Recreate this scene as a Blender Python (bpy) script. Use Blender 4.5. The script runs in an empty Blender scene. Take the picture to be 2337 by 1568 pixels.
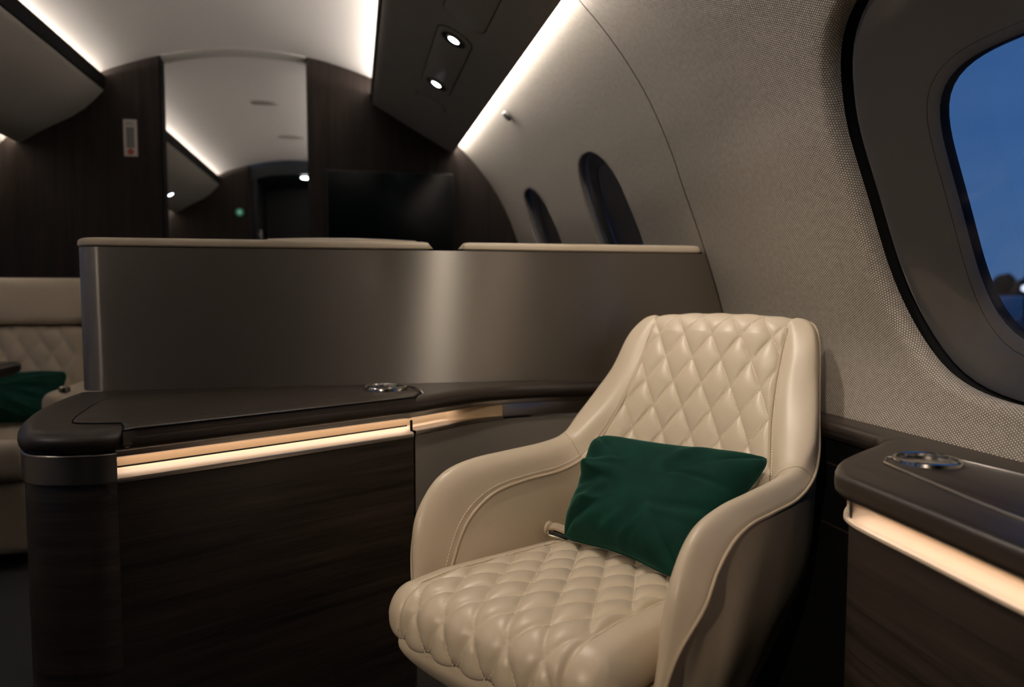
import bpy, bmesh, math, random
import numpy as np
from mathutils import Vector, Matrix
random.seed(7)
SC = bpy.context.scene
COL = SC.collection
PI = math.pi

# ------------------------------------------------------------------ helpers
def tag(o, label=None, cat=None, group=None, kind=None):
    if label: o['label'] = label
    if cat: o['category'] = cat
    if group: o['group'] = group
    if kind: o['kind'] = kind
    return o

def empty(name, loc=(0, 0, 0), rz=0.0):
    o = bpy.data.objects.new(name, None)
    COL.objects.link(o)
    o.location = loc
    o.rotation_euler = (0, 0, rz)
    o.empty_display_size = 0.1
    return o

def obj(name, V, F, mat, parent=None, uv=None, smooth=True, sharp=35):
    me = bpy.data.meshes.new(name)
    me.from_pydata([tuple(map(float, v)) for v in V], [], F)
    if uv is not None:
        l = me.uv_layers.new(name='UVMap')
        vi = np.zeros(len(me.loops), dtype=np.int32)
        me.loops.foreach_get('vertex_index', vi)
        l.data.foreach_set('uv', np.asarray(uv, dtype=np.float32)[vi].ravel())
    me.materials.append(mat)
    if smooth:
        me.polygons.foreach_set('use_smooth', [True] * len(me.polygons))
        if sharp: me.set_sharp_from_angle(angle=math.radians(sharp))
    me.update()
    o = bpy.data.objects.new(name, me)
    COL.objects.link(o)
    if parent: o.parent = parent
    return o

class MB:
    """collects pieces of ONE mesh"""
    def __init__(s): s.V = []; s.F = []; s.U = []
    def add(s, V, F, uv=None):
        n = len(s.V)
        V = [tuple(map(float, v)) for v in V]
        s.V += V
        s.U += [tuple(map(float, u)) for u in uv] if uv is not None else [(v[0] + v[1], v[2]) for v in V]
        s.F += [tuple(i + n for i in f) for f in F]
        return s
    def grid(s, P, flip=False, closeu=False, closev=False):
        V, F, uv = grid(P, flip, closeu, closev)
        return s.add(V, F, uv)
    def box(s, lo, hi, bev=0.0, seg=3, M=None):
        bm = bmesh.new()
        bmesh.ops.create_cube(bm, size=1)
        for v in bm.verts:
            v.co = Vector([(lo[i] + hi[i]) / 2 + v.co[i] * (hi[i] - lo[i]) for i in range(3)])
        if bev > 0:
            bmesh.ops.bevel(bm, geom=list(bm.edges), offset=bev, segments=seg, profile=.5, affect='EDGES')
        if M is not None: bm.transform(M)
        return s.bm(bm)
    def bm(s, bm):
        bm.verts.index_update()
        s.add([v.co[:] for v in bm.verts], [tuple(v.index for v in f.verts) for f in bm.faces])
        bm.free()
        return s
    def prism(s, poly, z0, z1, bev=0.0, seg=3, M=None):
        bm = bmesh.new()
        a = [bm.verts.new((p[0], p[1], z0)) for p in poly]
        f = bm.faces.new(a)
        r = bmesh.ops.extrude_face_region(bm, geom=[f])
        top = [g for g in r['geom'] if isinstance(g, bmesh.types.BMVert)]
        for v in top: v.co.z = z1
        bmesh.ops.recalc_face_normals(bm, faces=bm.faces)
        if bev > 0:
            ed = [e for e in bm.edges if abs(e.verts[0].co.z - e.verts[1].co.z) < 1e-7]
            bmesh.ops.bevel(bm, geom=ed, offset=bev, segments=seg, profile=.5, affect='EDGES')
        big = [f for f in bm.faces if len(f.verts) > 4]
        if big: bmesh.ops.triangulate(bm, faces=big)
        if M is not None: bm.transform(M)
        return s.bm(bm)
    def tube(s, pts, r, n=8, closed=False, caps=True):
        pts = [Vector(p) for p in pts]
        m = len(pts); V = []; F = []
        up = None
        for i, p in enumerate(pts):
            if closed: t = pts[(i + 1) % m] - pts[i - 1]
            else: t = pts[min(i + 1, m - 1)] - pts[max(i - 1, 0)]
            t.normalize()
            if up is None: up = Vector((0, 0, 1)) if abs(t.z) < .9 else Vector((1, 0, 0))
            a = t.cross(up); a.normalize(); b = a.cross(t); up = b
            rr = r[i] if hasattr(r, '__len__') else r
            for k in range(n):
                q = 2 * PI * k / n
                V.append(p + a * math.cos(q) * rr + b * math.sin(q) * rr)
        R = m if closed else m - 1
        for i in range(R):
            for k in range(n):
                j = (i + 1) % m
                F.append((i * n + k, i * n + (k + 1) % n, j * n + (k + 1) % n, j * n + k))
        if caps and not closed:
            F.append(tuple(range(n))[::-1]); F.append(tuple((m - 1) * n + k for k in range(n)))
        return s.add(V, F)
    def lathe(s, prof, c=(0, 0, 0), n=48, M=None):
        V = []; F = []
        for r, z in prof:
            for k in range(n):
                q = 2 * PI * k / n
                v = Vector((r * math.cos(q), r * math.sin(q), z))
                if M is not None: v = M @ v
                V.append(v + Vector(c))
        for i in range(len(prof) - 1):
            for k in range(n):
                F.append((i * n + k, i * n + (k + 1) % n, (i + 1) * n + (k + 1) % n, (i + 1) * n + k))
        if prof[0][0] > 1e-6: F.append(tuple(range(n))[::-1])
        if prof[-1][0] > 1e-6: F.append(tuple((len(prof) - 1) * n + k for k in range(n)))
        return s.add(V, F)
    def build(s, name, mat, parent=None, smooth=True, sharp=35):
        return obj(name, s.V, s.F, mat, parent, s.U, smooth, sharp)

def grid(P, flip=False, closeu=False, closev=False):
    P = np.asarray(P, dtype=float)
    nv, nu = P.shape[:2]
    mu = P[nv // 2]; mv = P[:, nu // 2]
    U = np.concatenate([[0], np.cumsum(np.linalg.norm(np.diff(mu, axis=0), axis=1))])
    W = np.concatenate([[0], np.cumsum(np.linalg.norm(np.diff(mv, axis=0), axis=1))])
    uv = np.stack(np.meshgrid(U, W), axis=-1).reshape(-1, 2)
    F = []
    for j in range(nv if closev else nv - 1):
        for i in range(nu if closeu else nu - 1):
            a = j * nu + i; b = j * nu + (i + 1) % nu
            c = ((j + 1) % nv) * nu + (i + 1) % nu; d = ((j + 1) % nv) * nu + i
            F.append((a, d, c, b) if flip else (a, b, c, d))
    return P.reshape(-1, 3), F, uv

def cr(pts, n):
    """Catmull-Rom through control points (any dimension), n samples per span"""
    P = np.asarray(pts, dtype=float)
    P = np.concatenate([[2 * P[0] - P[1]], P, [2 * P[-1] - P[-2]]])
    out = []
    for i in range(1, len(P) - 2):
        p0, p1, p2, p3 = P[i - 1:i + 3]
        for k in range(n):
            t = k / n
            out.append(.5 * (2 * p1 + (p2 - p0) * t + (2 * p0 - 5 * p1 + 4 * p2 - p3) * t * t + (3 * p1 - p0 - 3 * p2 + p3) * t ** 3))
    out.append(P[-2])
    return np.array(out)

def resample(path, step):
    P = np.asarray(path, float)
    d = np.concatenate([[0], np.cumsum(np.linalg.norm(np.diff(P, axis=0), axis=1))])
    n = max(2, int(round(d[-1] / step)) + 1)
    s = np.linspace(0, d[-1], n)
    return np.stack([np.interp(s, d, P[:, k]) for k in range(P.shape[1])], axis=1)

def normals2(path):
    P = np.asarray(path, float)
    t = np.gradient(P, axis=0)
    t /= np.linalg.norm(t, axis=1)[:, None] + 1e-12
    return np.stack([t[:, 1], -t[:, 0]], axis=1)

def sweep(path, prof, scale=None):
    """path: plan polyline, prof: (offset outward, z) list -> grid rows = profile"""
    N = normals2(path)
    R = []
    for o, z in prof:
        k = np.ones(len(path)) if scale is None else scale
        q = np.asarray(path) + N * (o * k)[:, None]
        R.append(np.concatenate([q, np.full((len(path), 1), z)], axis=1))
    return np.array(R)

# ------------------------------------------------------------------ materials
def new_mat(name):
    m = bpy.data.materials.new(name); m.use_nodes = True
    nt = m.node_tree; b = nt.nodes['Principled BSDF']
    return m, nt, b

def N(nt, t, **k):
    n = nt.nodes.new(t)
    for a, v in k.items(): setattr(n, a, v)
    return n

def plain(name, col, rough=.5, metal=0.0, spec=.5, bump=0.0, bscale=400, coat=0.0, sheen=0.0, var=0.0):
    m, nt, b = new_mat(name)
    b.inputs['Base Color'].default_value = (*col, 1)
    b.inputs['Roughness'].default_value = rough
    b.inputs['Metallic'].default_value = metal
    b.inputs['Specular IOR Level'].default_value = spec
    b.inputs['Coat Weight'].default_value = coat
    if sheen:
        b.inputs['Sheen Weight'].default_value = sheen
        b.inputs['Sheen Roughness'].default_value = .35
        b.inputs['Sheen Tint'].default_value = (*[min(1, c * 6 + .05) for c in col], 1)
    if bump or var:
        tc = N(nt, 'ShaderNodeTexCoord')
        no = N(nt, 'ShaderNodeTexNoise'); no.inputs['Scale'].default_value = bscale; no.inputs['Detail'].default_value = 4
        nt.links.new(tc.outputs['Object'], no.inputs['Vector'])
        if bump:
            bp = N(nt, 'ShaderNodeBump'); bp.inputs['Strength'].default_value = bump; bp.inputs['Distance'].default_value = .001
            nt.links.new(no.outputs['Fac'], bp.inputs['Height']); nt.links.new(bp.outputs['Normal'], b.inputs['Normal'])
        if var:
            mx = N(nt, 'ShaderNodeMix', data_type='RGBA')
            mx.inputs[6].default_value = (*[c * (1 - var) for c in col], 1)
            mx.inputs[7].default_value = (*[min(1, c * (1 + var)) for c in col], 1)
            nt.links.new(no.outputs['Fac'], mx.inputs[0]); nt.links.new(mx.outputs[2], b.inputs['Base Color'])
    return m

def emit(name, col, s):
    m, nt, b = new_mat(name)
    b.inputs['Base Color'].default_value = (*col, 1)
    b.inputs['Emission Color'].default_value = (*col, 1)
    b.inputs['Emission Strength'].default_value = s
    return m

def wood(name, vertical=False, c0=(.010, .0075, .006), c1=(.050, .036, .027), rough=.38):
    m, nt, b = new_mat(name)
    uv = N(nt, 'ShaderNodeTexCoord')
    mp = N(nt, 'ShaderNodeMapping')
    src = uv.outputs['UV']
    mp.inputs['Scale'].default_value = (260, 5, 1) if vertical else (5, 260, 1)
    nt.links.new(src, mp.inputs['Vector'])
    a = N(nt, 'ShaderNodeTexNoise'); a.inputs['Scale'].default_value = 1; a.inputs['Detail'].default_value = 5; a.inputs['Roughness'].default_value = .7
    nt.links.new(mp.outputs['Vector'], a.inputs['Vector'])
    mp2 = N(nt, 'ShaderNodeMapping'); mp2.inputs['Scale'].default_value = (40, 1.6, 1) if vertical else (1.6, 40, 1)
    nt.links.new(src, mp2.inputs['Vector'])
    c = N(nt, 'ShaderNodeTexNoise'); c.inputs['Scale'].default_value = 1; c.inputs['Detail'].default_value = 3
    nt.links.new(mp2.outputs['Vector'], c.inputs['Vector'])
    ad = N(nt, 'ShaderNodeMath', operation='ADD'); nt.links.new(a.outputs['Fac'], ad.inputs[0]); nt.links.new(c.outputs['Fac'], ad.inputs[1])
    rp = N(nt, 'ShaderNodeValToRGB'); nt.links.new(ad.outputs[0], rp.inputs[0])
    ha = N(nt, 'ShaderNodeMath', operation='MULTIPLY'); ha.inputs[1].default_value = .5
    nt.links.new(ad.outputs[0], ha.inputs[0]); nt.links.new(ha.outputs[0], rp.inputs[0])
    rp.color_ramp.elements[0].position = .36; rp.color_ramp.elements[0].color = (*c0, 1)
    rp.color_ramp.elements[1].position = .66; rp.color_ramp.elements[1].color = (*c1, 1)
    nt.links.new(rp.outputs[0], b.inputs['Base Color'])
    bp = N(nt, 'ShaderNodeBump'); bp.inputs['Strength'].default_value = .25; bp.inputs['Distance'].default_value = .0006
    nt.links.new(a.outputs['Fac'], bp.inputs['Height']); nt.links.new(bp.outputs['Normal'], b.inputs['Normal'])
    b.inputs['Roughness'].default_value = rough
    return m

def brushed(name, col=(.45, .41, .36), rough=.32, aniso=.75, rot=0.0, grain=True):
    m, nt, b = new_mat(name)
    b.inputs['Base Color'].default_value = (*col, 1)
    b.inputs['Metallic'].default_value = 1
    b.inputs['Roughness'].default_value = rough
    b.inputs['Anisotropic'].default_value = aniso
    b.inputs['Anisotropic Rotation'].default_value = rot
    tg = N(nt, 'ShaderNodeTangent', direction_type='UV_MAP'); tg.uv_map = 'UVMap'
    nt.links.new(tg.outputs[0], b.inputs['Tangent'])
    if grain:
        uv = N(nt, 'ShaderNodeTexCoord'); mp = N(nt, 'ShaderNodeMapping')
        mp.inputs['Scale'].default_value = (7, 1300, 1)
        nt.links.new(uv.outputs['UV'], mp.inputs['Vector'])
        no = N(nt, 'ShaderNodeTexNoise'); no.inputs['Scale'].default_value = 1; no.inputs['Detail'].default_value = 3
        nt.links.new(mp.outputs[0], no.inputs['Vector'])
        mr = N(nt, 'ShaderNodeMapRange'); mr.inputs[1].default_value = .3; mr.inputs[2].default_value = .7
        mr.inputs[3].default_value = rough * .94; mr.inputs[4].default_value = rough * 1.06
        nt.links.new(no.outputs['Fac'], mr.inputs[0]); nt.links.new(mr.outputs[0], b.inputs['Roughness'])
        mx = N(nt, 'ShaderNodeMix', data_type='RGBA')
        mx.inputs[6].default_value = (*[c * .96 for c in col], 1); mx.inputs[7].default_value = (*[c * 1.04 for c in col], 1)
        nt.links.new(no.outputs['Fac'], mx.inputs[0]); nt.links.new(mx.outputs[2], b.inputs['Base Color'])
    return m

def weave(name, dark=(.125, .108, .090), light=(.60, .535, .46), period=.0040):
    m, nt, b = new_mat(name)
    uv = N(nt, 'ShaderNodeTexCoord')
    sp = N(nt, 'ShaderNodeSeparateXYZ'); nt.links.new(uv.outputs['UV'], sp.inputs[0])
    k = 2 * PI / period
    def lin(a, c):
        x = N(nt, 'ShaderNodeMath', operation='MULTIPLY'); x.inputs[1].default_value = a; nt.links.new(sp.outputs[0], x.inputs[0])
        y = N(nt, 'ShaderNodeMath', operation='MULTIPLY_ADD'); y.inputs[1].default_value = c
        nt.links.new(sp.outputs[1], y.inputs[0]); nt.links.new(x.outputs[0], y.inputs[2])
        s = N(nt, 'ShaderNodeMath', operation='COSINE'); nt.links.new(y.outputs[0], s.inputs[0])
        return s
    a, c, d = lin(k, 0), lin(k * .5, k * .866), lin(-k * .5, k * .866)
    s1 = N(nt, 'ShaderNodeMath', operation='ADD'); nt.links.new(a.outputs[0], s1.inputs[0]); nt.links.new(c.outputs[0], s1.inputs[1])
    s2 = N(nt, 'ShaderNodeMath', operation='ADD'); nt.links.new(s1.outputs[0], s2.inputs[0]); nt.links.new(d.outputs[0], s2.inputs[1])
    mr = N(nt, 'ShaderNodeMapRange'); mr.inputs[1].default_value = -1.3; mr.inputs[2].default_value = 2.2
    nt.links.new(s2.outputs[0], mr.inputs[0])
    no = N(nt, 'ShaderNodeTexNoise'); no.inputs['Scale'].default_value = 90; no.inputs['Detail'].default_value = 3
    nt.links.new(uv.outputs['UV'], no.inputs['Vector'])
    ml = N(nt, 'ShaderNodeMath', operation='MULTIPLY_ADD'); ml.inputs[1].default_value = .35; 
    nt.links.new(no.outputs['Fac'], ml.inputs[0]); nt.links.new(mr.outputs[0], ml.inputs[2])
    sb = N(nt, 'ShaderNodeMath', operation='SUBTRACT'); sb.inputs[1].default_value = .17; nt.links.new(ml.outputs[0], sb.inputs[0])
    mx = N(nt, 'ShaderNodeMix', data_type='RGBA'); mx.clamp_factor = True
    mx.inputs[6].default_value = (*dark, 1); mx.inputs[7].default_value = (*light, 1)
    nt.links.new(sb.outputs[0], mx.inputs[0]); nt.links.new(mx.outputs[2], b.inputs['Base Color'])
    bp = N(nt, 'ShaderNodeBump'); bp.inputs['Strength'].default_value = .35; bp.inputs['Distance'].default_value = .0012
    nt.links.new(mr.outputs[0], bp.inputs['Height']); nt.links.new(bp.outputs['Normal'], b.inputs['Normal'])
    b.inputs['Roughness'].default_value = .85
    b.inputs['Specular IOR Level'].default_value = .2
    return m

def glass(name, tint=(1, 1, 1), refl=1.0):
    m = bpy.data.materials.new(name); m.use_nodes = True
    nt = m.node_tree; nt.nodes.clear()
    out = N(nt, 'ShaderNodeOutputMaterial')
    tr = N(nt, 'ShaderNodeBsdfTransparent'); tr.inputs[0].default_value = (*tint, 1)
    gl = N(nt, 'ShaderNodeBsdfGlossy'); gl.inputs['Roughness'].default_value = .03
    fr = N(nt, 'ShaderNodeFresnel'); fr.inputs[0].default_value = 1.5
    mu = N(nt, 'ShaderNodeMath', operation='MULTIPLY'); mu.inputs[1].default_value = refl
    nt.links.new(fr.outputs[0], mu.inputs[0])
    mx = N(nt, 'ShaderNodeMixShader')
    nt.links.new(mu.outputs[0], mx.inputs[0]); nt.links.new(tr.outputs[0], mx.inputs[1]); nt.links.new(gl.outputs[0], mx.inputs[2])
    nt.links.new(mx.outputs[0], out.inputs[0])
    return m

M = {}
M['leather'] = plain('cream_leather', (.60, .51, .385), .36, spec=.5, bump=.12, bscale=900)
M['leather_seam'] = plain('cream_piping', (.50, .41, .30), .5, bump=.1, bscale=900)
M['thread'] = plain('cream_thread', (.80, .71, .56), .7)
M['velvet'] = plain('green_velvet', (.0044, .036, .0255), .8, spec=.12, sheen=.8, bump=.25, bscale=16, var=.6)
M['wood'] = wood('dark_wood_horizontal', False, (.005, .0038, .003), (.052, .037, .028))
M['wood_v'] = wood('dark_wood_vertical', True, (.005, .0034, .0026), (.030, .0185, .0130), .5)
M['wood_v'].node_tree.nodes['Principled BSDF'].inputs['Specular IOR Level'].default_value = .22
M['metal'] = brushed('brushed_metal', (.36, .33, .292), .36, 1.0, .25)
def add_wide_lobe(m, col, rough, fac):
    nt = m.node_tree; p = nt.nodes['Principled BSDF']; out = [n for n in nt.nodes if n.type == 'OUTPUT_MATERIAL'][0]
    q = N(nt, 'ShaderNodeBsdfPrincipled'); q.inputs['Base Color'].default_value = (*col, 1); q.inputs['Metallic'].default_value = 1; q.inputs['Roughness'].default_value = rough
    mx = N(nt, 'ShaderNodeMixShader'); mx.inputs[0].default_value = fac
    nt.links.new(p.outputs[0], mx.inputs[1]); nt.links.new(q.outputs[0], mx.inputs[2]); nt.links.new(mx.outputs[0], out.inputs['Surface'])
add_wide_lobe(M['metal'], (.50, .445, .38), .46, .30)
M['band'] = brushed('satin_metal_band', (.40, .375, .345), .30, .6, .25)
M['chrome'] = plain('polished_metal', (.55, .53, .50), .16, 1.0)
M['slot'] = plain('pale_gold_lining', (.66, .55, .42), .35, spec=.4)
M['slot_back'] = plain('bronze_tan_lining', (.50, .37, .23), .35, spec=.4)
M['taupe'] = plain('taupe_panel', (.13, .115, .098), .45, bump=.05)
M['weave'] = weave('woven_wall_fabric')
M['ceiling'] = plain('ceiling_paint', (.60, .56, .52), .6)
M['bin'] = plain('bin_paint', (.42, .40, .36), .40, spec=.5)
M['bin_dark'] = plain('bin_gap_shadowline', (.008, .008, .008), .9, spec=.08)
M['trim'] = plain('trim_paint', (.30, .275, .24), .45)
M['black'] = plain('black_plastic', (.006, .006, .007), .45)
M['rubber'] = plain('black_rubber', (.004, .006, .008), .5)
M['screen'] = plain('screen_glass', (.002, .004, .006), .16, spec=.22)
M['carpet'] = plain('charcoal_carpet', (.040, .042, .046), .95, bump=.8, bscale=260, var=.5)
M['reveal'] = plain('window_reveal_plastic', (.52, .50, .46), .38)
M['glass'] = glass('clear_pane')
M['dust'] = glass('acrylic_inner_pane', (.98, .985, .99), 1.0)
M['led_cool'] = emit('led_white_warm', (1.0, .94, .89), 36)
M['led_wall'] = emit('led_wall_wash', (1.0, .94, .89), 30)
M['led_warm'] = emit('led_console', (1.0, .81, .69), 9)
M['lamp'] = emit('lamp_lens', (.86, .96, 1.0), 14)
M['card'] = plain('placard_card', (.50, .46, .43), .6)
M['ink'] = plain('placard_ink', (.16, .15, .15), .6)
M['red'] = plain('placard_red', (.33, .06, .04), .6)
M['exit'] = emit('exit_green', (.05, .45, .30), .045)
M['exit_w'] = emit('exit_white', (.6, .8, .7), .2)
M['galley'] = plain('galley_dark', (.012, .017, .020), .4)
M['tarmac'] = plain('apron_tarmac', (.06, .066, .078), .8, var=.3, bscale=.3)
M['tree'] = plain('dusk_trees', (.006, .012, .012), .9)
M['van'] = plain('white_vehicle', (.5, .52, .55), .5)
M['field_lamp'] = emit('airfield_lamp', (.75, .85, 1.0), 1.3)

# ------------------------------------------------------------------ camera
HC = 0.87
F_PX, W_PX = 1714.0, 2337.0
cam_d = bpy.data.cameras.new('camera')
cam = bpy.data.objects.new('camera', cam_d); COL.objects.link(cam)
cam_d.sensor_width = 36; cam_d.lens = 36 * F_PX / W_PX
cam_d.clip_start = .02; cam_d.clip_end = 500
yaw, pitch = math.radians(11.902757), math.radians(3.771918)
fwd = Vector((math.sin(yaw) * math.cos(pitch), math.cos(yaw) * math.cos(pitch), -math.sin(pitch)))
cam.location = (0, 0, HC)
cam.rotation_euler = fwd.to_track_quat('-Z', 'Y').to_euler()
cam_d.dof.use_dof = True
cam_d.dof.focus_distance = 1.27
cam_d.dof.aperture_fstop = 3.0
SC.camera = cam

# ------------------------------------------------------------------ cabin shell
Y0, YB, YC = -2.6, 3.74, 6.72          # back of the cabin, first bulkhead, second bulkhead
XC = -.447                              # cabin centre line
PROF = [(.36, 1.77), (.45, 1.68), (.53, 1.588), (.60, 1.515), (.658, 1.445), (.71, 1.37), (.747, 1.303), (.785, 1.222), (.814, 1.145), (.86, 1.03),
        (.90, .92), (.932, .82), (.942, .75), (.932, .68), (.905, .60), (.895, .45), (.89, .25), (.885, 0)]
WP = resample(cr(PROF, 12), .004)
WS = np.concatenate([[0], np.cumsum(np.linalg.norm(np.diff(WP, axis=0), axis=1))])
SIDE = 1
def wall_pt(Y, s, depth=0.0):
    s = np.asarray(s, float); Y = np.asarray(Y, float)
    x = np.interp(s, WS, WP[:, 0]); z = np.interp(s, WS, WP[:, 1])
    e = .02
    tx = np.interp(s + e, WS, WP[:, 0]) - np.interp(s - e, WS, WP[:, 0]); tz = np.interp(s + e, WS, WP[:, 1]) - np.interp(s - e, WS, WP[:, 1])
    l = np.sqrt(tx * tx + tz * tz); nx, nz = -tz / l, tx / l        # outward (away from the cabin)
    xx = x + nx * depth
    if SIDE < 0: xx = 2 * XC - .03 - xx
    return np.stack([xx, Y + 0 * x, z + nz * depth], axis=-1)
def s_of_z(z): return float(np.interp(-z, -WP[:, 1], WS))
def x_wall(z): return float(np.interp(-z, -WP[:, 1], WP[:, 0]))

WIN = [dict(n=1, yc=.80, a=.375, sc=.905, b=.335, e=3.4, pyc=.81, psc=.955, pa=.226, pb=.217, pe=4.3, r=.020, d=.028),
       dict(n=2, yc=2.365, a=.20, zr=(1.318, .74), e=2.5, pyc=2.365, pa=.150, pe=2.6, r=.008, d=.010),
       dict(n=3, yc=3.19, a=.195, zr=(1.318, .74), e=2.5, pyc=3.19, pa=.146, pe=2.6, r=.008, d=.010)]
WINL = [dict(n=4 + k, yc=y, a=.21, zr=(1.318, .74), e=2.5, pyc=y, pa=.165, pe=2.6, r=.012, d=.012) for k, y in enumerate((-1.0, -.1, .75, 1.58, 2.40, 3.2))]
for w in WIN + WINL:
    if 'zr' in w:
        s0, s1 = s_of_z(w['zr'][0]), s_of_z(w['zr'][1])
        w['sc'] = w['psc'] = (s0 + s1) / 2; w['b'] = (s1 - s0) / 2; w['pb'] = w['b'] - .055

def superell(th, a, b, n):
    c, s = math.cos(th), math.sin(th)
    r = 1.0 / ((abs(c) ** n + abs(s) ** n) ** (1 / n))
    return a * r * c, b * r * s

def wall_panel(y0, y1, wins, name, label):
    st = .02
    ys = np.linspace(y0, y1, int(round((y1 - y0) / st)) + 1)
    ss = np.linspace(0, WS[-1], int(round(WS[-1] / st)) + 1)
    mb = MB(); key = {}; V = []; UV = []; Fc = []
    def vert(Y, s, d=0.0, uvo=(0, 0)):
        k = (round(float(Y), 5), round(float(s), 5), round(float(d), 5))
        if k not in key:
            key[k] = len(V); V.append(tuple(wall_pt(Y, s, d))); UV.append((float(Y) + uvo[0], float(s) + uvo[1]))
        return key[k]
    hole = np.zeros((len(ys) - 1, len(ss) - 1), bool)
    for w in wins:
        sc, b = w['sc'], w['b']
        i0 = int(np.searchsorted(ys, w['yc'] - w['a'] - .035)) - 1; i1 = int(np.searchsorted(ys, w['yc'] + w['a'] + .035))
        j0 = int(np.searchsorted(ss, sc - b - .035)) - 1; j1 = int(np.searchsorted(ss, sc + b + .035))
        hole[i0:i1, j0:j1] = True
        per = [(i, j0) for i in range(i0, i1)] + [(i1, j) for j in range(j0, j1)] + [(i, j1) for i in range(i1, i0, -1)] + [(i0, j) for j in range(j1, j0, -1)]
        P = [(ys[i], ss[j]) for i, j in per]
        r = w['r']
        H = []
        for (Y, s) in P:
            th = math.atan2((s - sc) / b, (Y - w['yc']) / w['a'])
            H.append(superell(th, w['a'], w['b'], w['e']))
        rings = []
        for t in (0, .25, .5, .75, 1.0):
            rr = []
            for (Y, s), (hy, hs) in zip(P, H):
                k = 1 + r / math.hypot(hy, hs)
                ty, ts = w['yc'] + hy * k, sc + hs * k
                rr.append(vert(Y + (ty - Y) * t, s + (ts - s) * t))
            rings.append(rr)
        for ph in (15, 30, 45, 60, 75, 90):
            q = math.radians(ph); rr = []
            for hy, hs in H:
                k = 1 + r * (1 - math.sin(q)) / math.hypot(hy, hs)
                l_ = math.hypot(hy, hs); e_ = r * (q - math.sin(q)); rr.append(vert(w['yc'] + hy * k, sc + hs * k, r * (1 - math.cos(q)), (-hy / l_ * e_, -hs / l_ * e_)))
            rings.append(rr)
        e_ = r * (PI / 2 - 1) + w['d'] - r
        rings.append([vert(w['yc'] + hy, sc + hs, w['d'], (-hy / math.hypot(hy, hs) * e_, -hs / math.hypot(hy, hs) * e_)) for hy, hs in H])
        n = len(P)
        for A, B in zip(rings[:-1], rings[1:]):
            for k in range(n):
                f = (A[k], A[(k + 1) % n], B[(k + 1) % n], B[k])
                if len(set(f)) >= 3: Fc.append(tuple(dict.fromkeys(f)))
    for i in range(len(ys) - 1):
        for j in range(len(ss) - 1):
            if hole[i, j]: continue
            Fc.append((vert(ys[i], ss[j]), vert(ys[i + 1], ss[j]), vert(ys[i + 1], ss[j + 1]), vert(ys[i], ss[j + 1])))
    if SIDE < 0: Fc = [f[::-1] for f in Fc]
    return tag(obj(name, V, Fc, M['weave'], uv=UV, sharp=60), label, kind='structure')

wall_panel(Y0, 1.782, WIN[:1], 'wall_right', 'woven beige fabric side wall panel around the large window')
wall_panel(1.787, YB, WIN[1:], 'wall_right_forward', 'beige fabric side wall panel with two small windows behind the metal screen')
# recessed seam tape behind the joint of the two wall panels, back panel closing the far cabin wall
tag(MB().grid(wall_pt(*np.meshgrid([1.774, 1.796], np.linspace(.05, WS[-1], 60)), .004)).build('trim_1', M['bin_dark']), 'thin dark seam between the two fabric wall panels', kind='structure')
tag(MB().grid(wall_pt(*np.meshgrid(np.linspace(YB + .08, YC, 30), np.linspace(.0, WS[-1], 60)))).build('wall_right_beyond', M['weave']), 'fabric side wall of the cabin beyond the bulkhead', kind='structure')
def mirror(P):
    P = np.array(P); P[..., 0] = 2 * XC - .03 - P[..., 0]; return P
tag(MB().grid(mirror(wall_pt(*np.meshgrid(np.linspace(YB + .08, YC, 40), np.linspace(0, WS[-1], 60)))), flip=True).build('wall_left_beyond', M['weave']), 'left fabric wall of the cabin beyond the bulkhead', kind='structure')
SIDE = -1
wall_panel(Y0, YB, WINL, 'wall_left', 'beige fabric side wall on the left of the cabin')
SIDE = 1

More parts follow.
